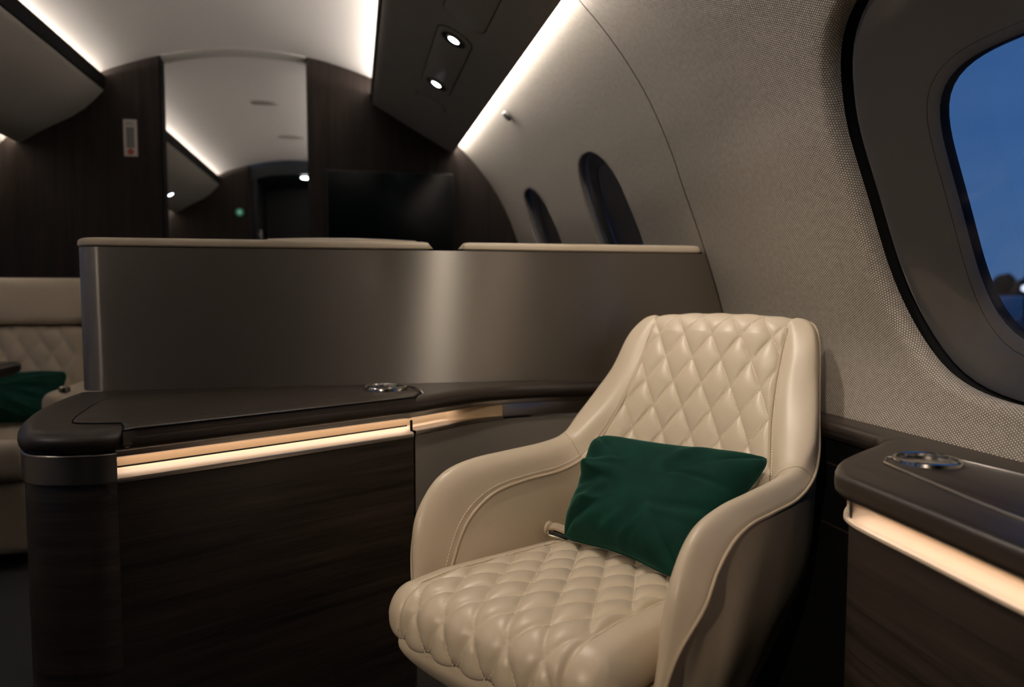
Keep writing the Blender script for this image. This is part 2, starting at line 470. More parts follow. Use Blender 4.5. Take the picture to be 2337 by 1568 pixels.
def window(w):
    yc, sc, a, b = w['yc'], w['sc'], w['a'], w['b']
    pyc, psc, pa, pb = w['pyc'], w['psc'], w['pa'], w['pb']
    d = w['d']; n = 96; fp = SIDE < 0
    def ring(k, depth, grow=0.0):
        """k: 0 = wall opening, 1 = pane outline"""
        out = []
        for i in range(n):
            th = 2 * PI * i / n
            h = superell(th, a, b, w['e']); p = superell(th, pa + grow, pb + grow, w['pe'])
            out.append(wall_pt((yc + h[0]) * (1 - k) + (pyc + p[0]) * k, (sc + h[1]) * (1 - k) + (psc + p[1]) * k, depth))
        return np.array(out)
    def rings(L, nm, mat, par=None):
        return MB().grid(np.array([ring(*q) for q in L]), closeu=True, flip=fp).build(nm, mat, par, sharp=50)
    g = .040 if w['n'] == 1 else .02
    o = rings([(g, d + .022), (g + .01, d + .017), (.14, d + .016), (.4, d + .027), (.75, d + .038), (1, d + .042, .0165)], 'window_%d' % w['n'], M['reveal'])
    tag(o, 'grey plastic surround of ' + {1: 'the large window at the right', 2: 'the nearer small window', 3: 'the farther small window'}.get(w['n'], 'a window in the left cabin wall'), kind='structure')
    rings([(-.35, d + .002), (-.02, d + .016), (g + .005, d + .024), (g + .045, d + .020)], 'gap_liner', M['bin_dark'] if w['n'] == 1 else M['trim'], o)
    rings([(1, d + .0425, .0172), (1, d + .0435, .0155)], 'joint_line', M['bin_dark'], o)
    rings([(1, d + .0425, .016), (1, d + .045, .010), (1, d + .050, .0035), (1, d + .052, .0025)], 'frame_ring', M['reveal'], o)
    rings([(1, d + .0515, .003), (1, d + .056, .0005), (1, d + .062, .0), (1, d + .066, -.001)], 'rubber_seal', M['rubber'], o)
    def disc(k, depth, mat, nm, grow=0.0, dish=0.0):
        R = ring(k, depth, grow); c = R.mean(axis=0); q = ring(k, depth + .01, grow).mean(axis=0) - c; q /= np.linalg.norm(q)
        return MB().grid(np.array([c + (R - c) * t + q * dish * (1 - t * t) for t in np.linspace(.02, 1, 14)]), closeu=True, flip=not fp).build(nm, mat, o)
    disc(1, d + .060, M['glass'], 'window_pane', .002)
    if w['n'] == 1:
        disc(.07, d + .012, M['dust'], 'inner_pane', dish=.022)
    elif w['n'] in (2, 3):
        # the shade of the small windows, lowered most of the way
        MB().grid(wall_pt(*np.meshgrid(np.linspace(pyc - pa, pyc + pa, 9), np.linspace(psc - pb, psc + pb * .1, 12)), d + .043)).build('window_shade', M['ceiling'], o)
        disc(.12, d + .010, M['dust'], 'inner_pane')
    return o
for w in WIN: window(w)
SIDE = -1
for w in WINL: window(w)
SIDE = 1

# ceiling
def ceil_z(x): return 2.005 - .343 * (x - XC) ** 2
def ceiling(name, a, b, lb):
    xs = np.linspace(XC - .80, XC + .74, 40); ys = np.linspace(a, b, 24)
    X, Y = np.meshgrid(xs, ys)
    return tag(MB().grid(np.stack([X, Y, ceil_z(X)], axis=-1), flip=True).build(name, M['ceiling']), lb, kind='structure')
ceiling('ceiling', Y0, YB, 'pale curved ceiling panel lit along both edges')
ceiling('ceiling_beyond', YB + .08, YC, 'pale curved ceiling of the cabin beyond the bulkhead')
tag(MB().box((-1.9, Y0 - .05, -.06), (1.0, 8.6, 0)).build('floor', M['carpet'], smooth=False), 'charcoal carpeted cabin floor', kind='structure')
tag(MB().box((-1.9, Y0 - .06, 0), (1.2, Y0, 2.1)).build('wall_back', M['wood_v'], smooth=False), 'dark wood wall at the rear of the cabin', kind='structure')

# overhead bins ------------------------------------------------------------
RB = [(.487, 1.625), (.490, 1.59), (.493, 1.566), (.488, 1.559), (.40, 1.611), (.30, 1.668), (.248, 1.698), (.19, 1.732), (.125, 1.768), (.106, 1.780), (.102, 1.788)]
LB = [(-1.436, 1.60), (-1.441, 1.56), (-1.444, 1.54), (-1.431, 1.536), (-1.333, 1.599), (-1.216, 1.662), (-1.165, 1.698), (-1.124, 1.738), (-1.097, 1.768), (-1.089, 1.777), (-1.086, 1.784)]
def overhead_bin(prof, a, b, label, side):
    o = empty('overhead_bin', ((prof[0][0] + prof[-1][0]) / 2, (a + b) / 2, prof[3][1])); tag(o, label, 'overhead bin')
    o_loc = np.array(o.location)
    n = max(2, int((b - a) / .25))
    ys = np.linspace(a, b, n)
    def ext(pts): return np.array([[(x, y, z) for y in ys] for x, z in pts]) - o_loc
    flip = side < 0
    MB().grid(ext(prof), flip=not flip).build('bin_panel', M['bin'], o, sharp=60)
    x, z = prof[-1]
    lip = [(x, z), (x - .006 * side, z + .004), (x - .010 * side, 1.83 if side > 0 else 1.846)]
    MB().grid(ext(lip), flip=not flip).build('shadow_lip', M['bin_dark'], o)
    top = [(x - .010 * side, lip[-1][1]), (x + .05 * side, 1.792), (x + .22 * side, 1.78), (prof[0][0] - .06 * side, 1.72), (prof[0][0], prof[0][1])]
    MB().grid(ext(top), flip=not flip).build('bin_top', M['bin'], o)
    # light strip lying in the top tray, shining up at the ceiling edge
    ysl = ys[ys > .2]
    def extl(pts): return np.array([[(x_, y_, z_) for y_ in ysl] for x_, z_ in pts]) - o_loc
    st = [(x + .060 * side, 1.800), (x + .115 * side, 1.824)]
    MB().grid(extl(st), flip=flip).build('cove_light', M['led_cool'], o)
    # light strip behind the outer edge, washing the side wall
    q = prof[0]
    MB().grid(extl([(q[0] + .0085 * side, q[1] - .05), (q[0] + .0065 * side, q[1] - .012)]), flip=flip).build('wall_wash_light', M['led_wall'], o)
    return o
bR = overhead_bin(RB, Y0, YB, 'taupe overhead bin along the right wall with two reading lights', 1)
bL = overhead_bin(LB, Y0, YB, 'dark taupe overhead bin at the upper left of the cabin', -1)
bR2 = overhead_bin(RB, YB + .08, YC, 'overhead bin on the right beyond the bulkhead', 1)
bL2 = overhead_bin(LB, YB + .08, YC, 'overhead bin on the left seen through the doorway with one lamp lit', -1)

# frames on the bin soffit: local x = along the soffit slope, y = along the cabin, z = out of the soffit (down into the cabin)
def soffit(bin_o, side, u0, y):
    p0, p1 = (Vector((.493, 0, 1.559)), Vector((.248, 0, 1.698))) if side > 0 else (Vector((-1.333, 0, 1.599)), Vector((-1.216, 0, 1.662)))
    x = (p1 - p0).normalized() if side < 0 else (p0 - p1).normalized()
    yv = Vector((0, 1, 0)); z = x.cross(yv)
    if z.z > 0: z = -z
    c = p1 + x * u0 if side > 0 else p0 + x * u0
    R = Matrix((x, z.cross(x), z)).transposed().to_4x4()
    return Matrix.Translation(Vector((c.x, y, c.z)) - bin_o.location) @ R
def rrect(w, h, r, n=8):
    pts = []
    for cx, cy, q in ((w / 2 - r, h / 2 - r, 0), (-w / 2 + r, h / 2 - r, 90), (-w / 2 + r, -h / 2 + r, 180), (w / 2 - r, -h / 2 + r, 270)):
        for k in range(n + 1):
            t = math.radians(q + 90 * k / n); pts.append((cx + r * math.cos(t), cy + r * math.sin(t)))
    return pts
LAMPS = []
def reading_light(par, Mx, y, lit=True):
    A = Mx @ Matrix.Translation((0, y, 0))
    o = MB().lathe([(.046, .0005), (.047, .004), (.044, .006), (.040, .004), (.030, -.004), (.027, -.006)], M=A, n=40)
    for k in range(len(o.V)): pass
    ob = o.build('reading_light', M['trim'], par)
    MB().lathe([(.041, .0045), (.034, .0042), (.027, .0050)], M=A, n=32).build('recess', M['black'], ob)
    MB().lathe([(.027, .0050), (.026, .0066), (.023, .0070), (.0185, .0055)], M=A, n=32).build('bezel', M['chrome'], ob)
    MB().lathe([(.0185, .0055), (.015, .0070), (.008, .0080), (.0, .0084)], M=A, n=32).build('lens', M['lamp'] if lit else M['trim'], ob)
    LAMPS.append((par, A))
    return ob
def service_panel(bin_o, side, u0, y, length=.64, width=.118, lit=True):
    Mx = soffit(bin_o, side, u0, y)
    o = MB().prism(rrect(width + .006, length + .006, .055), -.004, .0012, M=Mx).build('service_panel', M['bin_dark'], bin_o)
    MB().prism(rrect(width, length, .053), -.002, .003, .0012, 2, M=Mx).build('panel_face', M['bin'], o)
    reading_light(o, Mx, -(length / 2 - .075), lit); reading_light(o, Mx, length / 2 - .065, lit)
    return o
def oval_hatch(bin_o, side, u0, y, length, width, r):
    Mx = soffit(bin_o, side, u0, y)
    o = MB().prism(rrect(width + .005, length + .005, r), -.004, .0009, M=Mx).build('hatch_cover', M['bin_dark'], bin_o)
    MB().prism(rrect(width, length, r - .002), -.002, .0022, .001, 2, M=Mx).build('hatch_face', M['bin'], o)
    return o
US = .0845                                # soffit distance of the panel's centre line from the bend
service_panel(bR, 1, US - .005, 2.625)
oval_hatch(bR, 1, US, 2.00, .45, .135, .05)
oval_hatch(bR, 1, US, 3.14, .12, .13, .04)
service_panel(bR, 1, US - .005, 1.10)
oval_hatch(bL, -1, .03, 2.62, .30, .11, .05)
service_panel(bL, -1, .03, 1.20)
service_panel(bL, -1, .03, -1.15)
Mx = soffit(bL2, -1, .02, 6.02)
reading_light(bL2, Mx, 0)
# round end panel seam on the right bin next to the wall light
Mx = soffit(bR, 1, .22, 1.62)
oval_hatch(bR, 1, .225, 1.68, .32, .10, .048)

# bulkheads ------------------------------------------------------------
def bulkhead_board(name, x0, x1, y, label, thick=.06):
    xs = np.linspace(x0, x1, 24)
    top = [(x, min(ceil_z(x), 1.99) + .0) for x in xs]
    mb = MB()
    fr = np.array([[(x, y, z) for x, z in top], [(x, y, 0) for x in xs]])
    bk = fr.copy(); bk[..., 1] += thick
    def addg(P, flip):
        V, F, _ = grid(P, flip); mb.add(V, F, [(v[0] + v[1], v[2]) for v in V])
    addg(fr, True); addg(bk, False)
    addg(np.array([[fr[0, 0], bk[0, 0]], [fr[1, 0], bk[1, 0]]]), False)
    addg(np.array([[fr[0, -1], bk[0, -1]], [fr[1, -1], bk[1, -1]]]), True)
    return tag(mb.build(name, M['wood_v'], sharp=30), label, kind='structure')
bulkhead_board('wall_front_left', -1.75, -.849, YB, 'dark wood bulkhead panel left of the doorway')
bulkhead_board('wall_front_right', -.204, .985, YB, 'dark wood bulkhead panel right of the doorway holding the screen')
bulkhead_board('wall_far_left', -1.75, -.845, YC, 'dark wood panel left of the far doorway')
bulkhead_board('wall_far_right', .0, .985, YC, 'dark wood panel right of the far doorway')
# jamb edge strip + arched header trim of the doorway
tag(MB().box((-.850, YB - .006, 0), (-.842, YB + .07, 1.948)).build('trim_2', M['bin_dark'], smooth=False), 'dark edge trim on the left jamb of the doorway', kind='structure')
xs = np.linspace(-.849, -.204, 24)
hd = np.array([[(x, YB + d, ceil_z(x) - e) for x in xs] for d, e in ((-.003, .0), (-.003, .004), (.0, .006), (.06, .011), (.085, .013))])
tag(MB().grid(hd).build('trim_3', M['bin']), 'pale arched header trim over the doorway', kind='structure')
# galley seen through the far doorway
g = MB()
xs = np.linspace(-.845, .0, 20)
def soff(x): return 1.90 - .30 * (x + .40) ** 2
g.grid(np.array([[(x, YC + .05, ceil_z(x)) for x in xs], [(x, YC + .05, soff(x)) for x in xs], [(x, YC + .95, soff(x)) for x in xs]]))
g.grid(np.array([[(x, YC + .0, 2.03) for x in (-1.0, .2)], [(x, YC + 1.0, 2.03) for x in (-1.0, .2)]]))
tag(g.build('ceiling_galley', M['galley']), 'dark blue curved soffit over the far doorway', kind='structure')
tag(MB().box((-1.0, YC + .95, 0), (.2, YC + 1.0, 1.95)).build('wall_galley', M['black'], smooth=False), 'black wall at the end of the galley', kind='structure')
tag(MB().box((-.90, YC + .07, 0), (-.80, YC + .95, 1.9)).box((.0, YC + .07, 0), (.1, YC + .95, 1.9)).build('wall_galley_side', M['black'], smooth=False), 'black side walls of the galley', kind='structure')
tag(MB().box((-1.8, YC + .062, 0), (-.89, YC + .09, 2.06)).box((.02, YC + .062, 0), (1.1, YC + .09, 2.06)).build('wall_galley_front', M['black'], smooth=False), 'dark backing wall either side of the far doorway', kind='structure')
dl = empty('downlight', (-.40, YC + .22, soff(-.40))); tag(dl, 'small bright downlight in the dark soffit of the far doorway', 'lamp')
MB().lathe([(.050, 0), (.048, -.006), (.040, -.007)], n=32).build('ring', M['chrome'], dl)
MB().lathe([(.040, -.006), (.03, -.016), (.0, -.020)], n=32).build('lens', M['lamp'], dl)
hn = empty('door_handle_bar', (-.775, YC + .12, 1.20)); tag(hn, 'vertical steel grab bar beside the far doorway', 'handle')
MB().tube([(0, 0, .22), (0, 0, -.25)], .014, 12).build('bar', M['chrome'], hn)
for z in (.16, -.2): MB().box((-.05, -.012, z), (.012, .012, z + .025), .004).build('bracket', M['chrome'], hn)
ex = empty('exit_sign', (-.925, YC - .012, 1.555)); tag(ex, 'small round green marker light on the far dark wood panel', 'sign')
Mr = Matrix.Rotation(PI / 2, 4, 'X')
MB().lathe([(.032, 0), (.030, .008), (.018, .010)], M=Mr, n=28).build('disc', M['exit'], ex)
MB().lathe([(.018, .009), (.0, .012)], M=Mr, n=20).build('symbol', M['exit_w'], ex)
# flush ceiling grilles of the far cabin
for (x, y), lb in (((-.52, 4.75), 'nearer oval grille in the ceiling beyond the doorway'), ((-.42, 5.75), 'farther oval grille in the ceiling beyond the doorway')):
    gr = empty('ceiling_grille', (x, y, ceil_z(x))); tag(gr, lb, 'grille', 'oval ceiling grilles')
    m = MB().prism([(.10 * math.cos(t), .05 * math.sin(t)) for t in np.linspace(0, 2 * PI, 33)[:-1]], -.004, .0, .001)
    m.build('rim', M['trim'], gr)

# screen on the right bulkhead
tv = empty('wall_screen', (.185, YB - .018, 1.22)); tag(tv, 'black glossy screen on the dark wood bulkhead right of the doorway', 'screen')
MB().box((-.305, -.017, -.24), (.305, .017, .24), .006).build('casing', M['black'], tv)
MB().box((-.297, -.0185, -.232), (.297, -.0165, .232)).build('display', M['screen'], tv, smooth=False)
# placard
pc = empty('placard_sign', (-.978, YB - .003, 1.575)); tag(pc, 'narrow white placard with a red dot on the left bulkhead', 'sign')
MB().box((-.028, -.0025, -.082), (.028, .0025, .082)).build('card', M['card'], pc, smooth=False)
m = MB()
for k in range(2): m.box((-.017, -.0032, .066 - k * .009), (.017, -.0024, .070 - k * .009))
m.box((-.017, -.0032, -.045), (.017, -.0024, .048))
m.build('printing', M['ink'], pc, smooth=False)
MB().lathe([(.0145, 0), (.0, .0009)], c=(0, -.0025, -.062), M=Mr, n=24).build('red_dot', M['red'], pc)
# coat hook on the side wall
p = wall_pt(2.80, s_of_z(1.539), -.004)
hk = empty('coat_hook', tuple(p)); tag(hk, 'tiny dark metal coat hook on the lit side wall', 'hook')
hk.rotation_euler = (0, math.radians(-44), 0)
MB().box((-.006, -.016, -.020), (.004, .016, .020), .003).build('plate', M['chrome'], hk)
MB().box((-.014, -.009, -.012), (-.004, .009, .014), .003).build('latch', M['black'], hk)

# ------------------------------------------------------------------ metal screen (divider)
YD = 1.78
dv = empty('divider_screen', (.15, YD + .02, 0)); tag(dv, 'brushed metal privacy screen with padded top behind the wooden console', 'divider')
def rel(P, o): return np.asarray(P) - np.array(o.location)
arc = [(-.592, 1.98), (-.592, 1.90), (-.592, 1.852)] + [(-.532 - .06 * math.sin(q), 1.84 - .06 * math.cos(q)) for q in np.linspace(PI / 2 * .95, .05, 10)] + [(-.51, YD), (-.4, YD)]
zs = np.linspace(.6585, .972, 40)
rows = []
for z in zs:
    xe = x_wall(z) - .004
    pth = np.array(arc + [(x, YD) for x in np.linspace(-.4, xe, 60)[1:]])
    rows.append(np.concatenate([pth, np.full((len(pth), 1), z)], axis=1))
rows = np.array(rows)
back = rows.copy()
NN = normals2(rows[0][:, :2]); back[..., :2] -= NN[None] * .03
mb = MB().grid(rel(rows, dv))
mb.grid(rel(back, dv), flip=True)
mb.grid(rel(np.array([rows[-1], back[-1]]), dv))
mb.build('metal_panel', M['metal'], dv, sharp=50)
def cap(path, z, w, h, name, par, mat, lift=0.0):
    """padded roll along a plan path, with rounded ends"""
    path = resample(path, .012); n = len(path); T = normals2(path)
    sec = []
    for k in range(17):
        t = PI * k / 16; c, s = math.cos(t), math.sin(t)
        sec.append((-w / 2 * np.sign(c) * abs(c) ** .6, h * s ** .55 if s > 1e-6 else 0))
    sec += [(w / 2 * .9, -.003), (-w / 2 * .9, -.003)]
    rows = []
    for o, zz in sec:
        d = np.minimum(np.arange(n), np.arange(n)[::-1]) * .012
        e = np.clip(d / .022, 0, 1); k = np.sqrt(1 - (1 - e) ** 2) * .97 + .03
        q = path - T * (o * (.35 + .65 * k))[:, None]
        rows.append(np.concatenate([q, (z + zz * k + lift * np.sin(np.linspace(0, PI, n)) * (zz > 0))[:, None]], axis=1))
    return MB().grid(rel(np.array(rows), par), closev=True).build(name, mat, par)
base = np.array(arc)[:, :2] - normals2(np.array(arc)) * .020
cap(np.concatenate([base[1:], [(.186, YD + .020)]]), .977, .046, .016, 'padded_cap', dv, M['leather'])
cap(np.array([(.248, YD + .020), (.5, YD + .020), (x_wall(.98) - .006, YD + .020)]), .977, .046, .016, 'padded_cap', dv, M['leather'])
# recessed dark line under the caps
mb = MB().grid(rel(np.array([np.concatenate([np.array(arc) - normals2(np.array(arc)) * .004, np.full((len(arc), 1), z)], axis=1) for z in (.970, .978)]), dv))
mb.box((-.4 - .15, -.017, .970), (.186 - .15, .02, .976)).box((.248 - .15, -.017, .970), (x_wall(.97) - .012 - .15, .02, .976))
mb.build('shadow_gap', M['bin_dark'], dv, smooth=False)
# seat back pad just behind the screen
sb = empty('lounge_seat_back', (-.02, 1.93, 0)); tag(sb, 'cream padded seat back peeking over the middle of the metal screen', 'seat')
cap(np.array([(-.22, 1.915), (0, 1.905), (.175, 1.915)]), .962, .10, .040, 'back_cushion', sb, M['leather'], lift=.005)
MB().box((-.19, -.035, .0), (.19, .05, .957), .02).build('back_shell', M['leather_seam'], sb)

# ------------------------------------------------------------------ left console
ZT = .658
cpts = [(-.592, 1.775), (-.592, 1.671), (-.580, 1.53), (-.552, 1.40), (-.517, 1.302), (-.490, 1.264), (-.455, 1.247), (-.41, 1.243), (-.365, 1.252), (-.22, 1.343), (-.06, 1.446),
        (.06, 1.524), (.13, 1.571), (.20, 1.63), (.27, 1.682), (.34, 1.714), (.42, 1.729), (.55, 1.738), (.70, 1.742), (.84, 1.742)]
CP = cr(cpts, 14)
CP = CP - normals2(CP) * np.interp(CP[:, 0], [-.37, .12], [.0205, .0])[:, None] * np.where(CP[:, 1] > 1.74, np.where(CP[:, 0] < -.3, 1, 0), 1)[:, None]
CP = resample(CP, .008)
def cut(x0, x1, after=1.2):
    """part of the path between two X stations past the front corner"""
    k = int(np.argmax((CP[:, 0] > -.50) & (CP[:, 1] < 1.35)))
    idx = [i for i in range(k, len(CP)) if x0 <= CP[i, 0] <= x1]
    return CP[idx[0]:idx[-1] + 1]
kA = int(np.argmax((CP[:, 0] > -.378) & (CP[:, 1] < 1.30)))
pA = CP[:kA + 1]; pB = cut(-.3765, .1185); pC = cut(.1215, .34); pCD = cut(.1215, .84); pBC = cut(-.3765, .34); pBCD = cut(-.3765, .84); pD = cut(.335, .84)
co = empty('console_cabinet', (-.1, 1.55, 0)); tag(co, 'dark wood console cabinet with glowing light slot in front of the metal screen', 'cabinet')
# top slab: bullnose + surface
bull = [(-.03, ZT), (-.012, ZT), (0, ZT), (.008, ZT - .001), (.0145, ZT - .0045), (.0195, ZT - .009), (.022, ZT - .014), (.0225, ZT - .020), (.0215, ZT - .026), (.018, ZT - .031), (.012, ZT - .034), (-.02, ZT - .035)]
mb = MB().grid(rel(sweep(CP, bull), co))
inner = CP - normals2(CP) * .03
rowsT = np.array([np.concatenate([inner, np.full((len(inner), 1), ZT)], axis=1), np.concatenate([np.stack([inner[:, 0], np.full(len(inner), 1.784)], 1), np.full((len(inner), 1), ZT)], axis=1)])
kI = int(np.argmin(inner[:, 0]))
far = np.array([(np.interp(i, [0, kI, len(inner)], [1.784, 1.784, 1.784])) for i in range(len(inner))])
V = [tuple(v) for v in rel(np.concatenate([inner, np.full((len(inner), 1), ZT)], axis=1), co)]
bm = bmesh.new()
vs = [bm.verts.new(v) for v in V] + [bm.verts.new((.84 + .1, 1.782 - 1.55, ZT)), bm.verts.new((-.538 + .1, 1.782 - 1.55, ZT))]
f = bm.faces.new(vs); bmesh.ops.triangulate(bm, faces=[f]); bmesh.ops.recalc_face_normals(bm, faces=bm.faces)
if sum(f.normal.z for f in bm.faces) < 0: bmesh.ops.reverse_faces(bm, faces=bm.faces)
bm.verts.index_update()
mb.add([v.co[:] for v in bm.verts], [tuple(v.index for v in f.verts) for f in bm.faces], [(v.co.x * .86 + v.co.y * .51, v.co.y * .86 - v.co.x * .51) for v in bm.verts]); bm.free()
mb.build('top', M['wood'], co, sharp=40)
# hinged lid leaf
fr_edge = pB[::-1] + normals2(pB)[::-1] * .021
fr_edge = [tuple(p) for p in fr_edge if -.345 < p[0] < .125]
poly = cr([(-.375, 1.325), (-.440, 1.335), (-.462, 1.37), (-.476, 1.459), (-.489, 1.59), (-.476, 1.655), (-.43, 1.675), (-.194, 1.69), (.0, 1.702)], 6).tolist() + [(.105, 1.700), (.125, 1.68), (.137, 1.60)] + fr_edge + [(-.352, 1.25), (-.362, 1.29)]
mb = MB().prism([(x + .1, y - 1.55) for x, y in poly], ZT - .028, ZT + .0035, .006, 4)
mb.U = [(v[0] * .86 + v[1] * .51, v[1] * .86 - v[0] * .51 + v[2]) for v in mb.V]
mb.build('lid', M['wood'], co, sharp=40)
mb = MB().tube([(x + .1, y - 1.55, ZT + .0006) for x, y in poly], .0016, 6, closed=True)
mb.build('lid_joint', M['bin_dark'], co)
# cup holder ring with finger clip at the right end of the lid
ch = MB()
ch.lathe([(.0, .0008), (.041, .0008), (.0415, .0075), (.0435, .0095), (.0465, .009), (.048, .006), (.048, .0)], c=(.066 + .1, 1.652 - 1.55, ZT + .003), n=56)
ch.build('cup_holder', M['chrome'], co)
cl = cr([(.108, 1.665, ZT + .0105), (.122, 1.648, ZT + .0105), (.134, 1.628, ZT + .009), (.142, 1.605, ZT + .0), (.146, 1.588, ZT - .012), (.143, 1.577, ZT - .024), (.134, 1.572, ZT - .030)], 6)
MB().tube([(x + .1, y - 1.55, z) for x, y, z in cl], .0042, 8).build('clip', M['chrome'], co)
# fascia under the top, metal bead
zf = ZT - .033
MB().grid(rel(sweep(pBCD, [(.004, zf + .002), (.005, zf - .004), (.0045, zf - .0105), (.0015, zf - .0125), (-.0015, zf - .010)]), co)).build('fascia_bead', M['band'], co)
# illuminated slot: lining tapers out to the right
tap = lambda p: np.clip((.335 - p[:, 0]) / .13, 0, 1)
zl = .615
MB().grid(rel(np.array([sweep(pBC, [(o, z)], tap(pBC))[0] for o, z in ((-.001, zl - .001), (-.003, zl + .005), (-.026, zl + .005), (-.030, zl), (-.030, zl - .024), (-.026, zl - .029), (-.016, zl - .031))]), co)).build('slot_lining', M['slot_back'], co)
pL = cut(-.372, .235)
MB().grid(rel(sweep(pL, [(-.006, zl + .0042), (-.019, zl + .0038)]), co), flip=False).build('light_strip', M['led_warm'], co)
# band at the left corner (metal) and to the right of the slot
MB().grid(rel(sweep(pA, [(.010, zf), (.017, zf - .001), (.019, zf - .003), (.019, .579), (.017, .577)]), co)).build('corner_band', M['band'], co)
MB().grid(rel(sweep(pCD, [(.0, zf - .008), (.001, zf - .010), (.001, .573)]) if False else sweep(pD, [(.0, zf - .008), (.001, zf - .010), (.001, .584), (-.002, .582)]), co)).build('end_band', M['band'], co)
# corner body
mb = MB().grid(rel(sweep(pA, [(.012, .579), (.015, .573), (.015, .0)]), co)); mb.build('corner_panel', M['wood'], co)
# door under the slot with its bright bevelled pull lip
dr = MB().grid(rel(sweep(pB, [(.002, .5725), (.004, .571), (.004, .03), (-.02, .03)]), co)).build('door', M['wood'], co)
lip = sweep(pB, [(-.020, .589), (-.0175, .5925), (-.012, .5925), (.0035, .582), (.0055, .5795)])
for r in lip:                                   # the lip closes in a rounded end at the right
    pass
MB().grid(rel(lip, co)).build('pull_lip', M['slot'], dr)
MB().grid(rel(sweep(pB, [(.0055, .5800), (.0062, .5780), (.0055, .5725), (.002, .5715)]), co)).build('lip_edge', M['band'], dr)
MB().tube([(p[0] + .1, p[1] - 1.55, .5938) for p in (pB - normals2(pB) * .0185)], .0015, 6).build('lip_gap_shade', M['bin_dark'], dr)  # black tube standing in for the shadow line between slot lining and lip
# lower sill of the open slot right of the door, taupe panel below
MB().grid(rel(sweep(pC, [(-.030, .587), (-.016, .5855), (.001, .585), (.003, .583), (.003, .577), (.0, .576)]), co)).build('slot_sill', M['band'], co)
MB().grid(rel(sweep(pCD, [(-.002, .577), (.0, .573), (.0, .0)]), co)).build('side_panel', M['taupe'], co)
# dark joints either side of the door
for p in (pB[0], pB[-1]):
    nn = normals2(CP)[int(np.argmin(np.linalg.norm(CP - p, axis=1)))]
    q = p - nn * .003
    MB().box((q[0] - .0025 + .1, q[1] - .004 - 1.55, 0), (q[0] + .0025 + .1, q[1] + .004 - 1.55, .607)).build('door_joint', M['bin_dark'], co, smooth=False)

# ------------------------------------------------------------------ right console
ZR = .635
ro = empty('side_console', (.75, .6, 0)); tag(ro, 'dark wood side console with cup holder and light slot below the large window', 'console')
rp = cr([(.868, 1.74), (.868, 1.45), (.868, 1.22), (.866, 1.115), (.852, 1.065), (.80, 1.020), (.72, .968), (.665, .925), (.630, .885), (.616, .85), (.611, .80), (.606, .70), (.598, .57), (.592, .40), (.588, .20), (.585, -.10), (.585, -.5)], 14)
rp[:, 0] += .019 * (rp[:, 1] < 1.05)
RP = resample(rp, .008)
# this path runs towards the viewer with the cabin on its right-hand side
bullR = [(-.006, ZR), (0, ZR), (.009, ZR - .001), (.0132, ZR - .0035), (.0154, ZR - .0085), (.016, ZR - .020), (.0148, ZR - .027), (.011, ZR - .0315), (.004, ZR - .0335), (-.006, ZR - .034)]
mb = MB().grid(rel(sweep(RP, bullR), ro))
inn = RP - normals2(RP) * .006
wx = x_wall(ZR) - .001
T = np.array([np.concatenate([inn, np.full((len(inn), 1), ZR)], 1), np.stack([np.full(len(inn), wx), inn[:, 1], np.full(len(inn), ZR)], 1)])
# the wall side row needs increasing distance along Y
T[1, :, 1] = np.minimum.accumulate(T[1, :, 1])
V, Fq, _ = grid(rel(T, ro)); mb.add(V, Fq, [(v[1], v[0]) for v in V])
mb.build('top', M['wood'], ro, sharp=40)
kR = int(np.argmax(RP[:, 1] < 1.06)); kF = int(np.argmax(RP[:, 1] < .872))
pR1 = RP[:kR + 1]; pR2 = RP[kF:]; pR3 = RP[kR:kF + 1]
pRL = RP[kF - 6:]
zs_ = ZR - .034
# slot
ends = np.clip(np.arange(len(pRL)) / 4.0, 0, 1)
MB().grid(rel(np.array([sweep(pRL, [(o, z)], ends)[0] for o, z in ((.0, zs_ + .001), (-.03, zs_ - .001), (-.036, zs_ - .006), (-.036, zs_ - .019), (-.034, zs_ - .0210))]), ro)).build('slot_lining', M['slot_back'], ro)
MB().grid(rel(np.array([sweep(pRL, [(o, z)], ends)[0] for o, z in ((-.034, zs_ - .0210), (-.033, zs_ - .0215), (-.005, zs_ - .029))]), ro)).build('slot_floor', M['slot'], ro)
MB().grid(rel(sweep(pRL[5:], [(-.0045, zs_ + .0003), (-.0150, zs_ - .0009)]), ro)).build('light_strip', M['led_warm'], ro)
MB().grid(rel(sweep(RP[kF - 9:], [(-.008, zs_ - .031), (-.006, zs_ - .0285), (-.001, zs_ - .0278), (.003, zs_ - .0295), (.0035, zs_ - .033), (.001, zs_ - .0355), (-.001, zs_ - .036)]), ro)).build('pull_lip', M['slot'], ro)
MB().grid(rel(sweep(pR2, [(-.001, zs_ - .0345), (.0, zs_ - .037), (.0, 0)]), ro)).build('front_panel', M['wood'], ro)
MB().grid(rel(sweep(RP[:kF + 1], [(-.004, zs_ + .002), (-.004, zs_ - .040), (-.004, zs_ - .043), (-.004, 0)]), ro)).build('side_panel', M['black'], ro)
m = MB().grid(rel(sweep(pR1, [(-.003, .555), (-.001, .552), (-.003, .549)]), ro)); m.grid(rel(sweep(pR1, [(-.003, .44), (-.001, .437), (-.003, .434)]), ro)); m.build('panel_joint', M['wood'], ro)
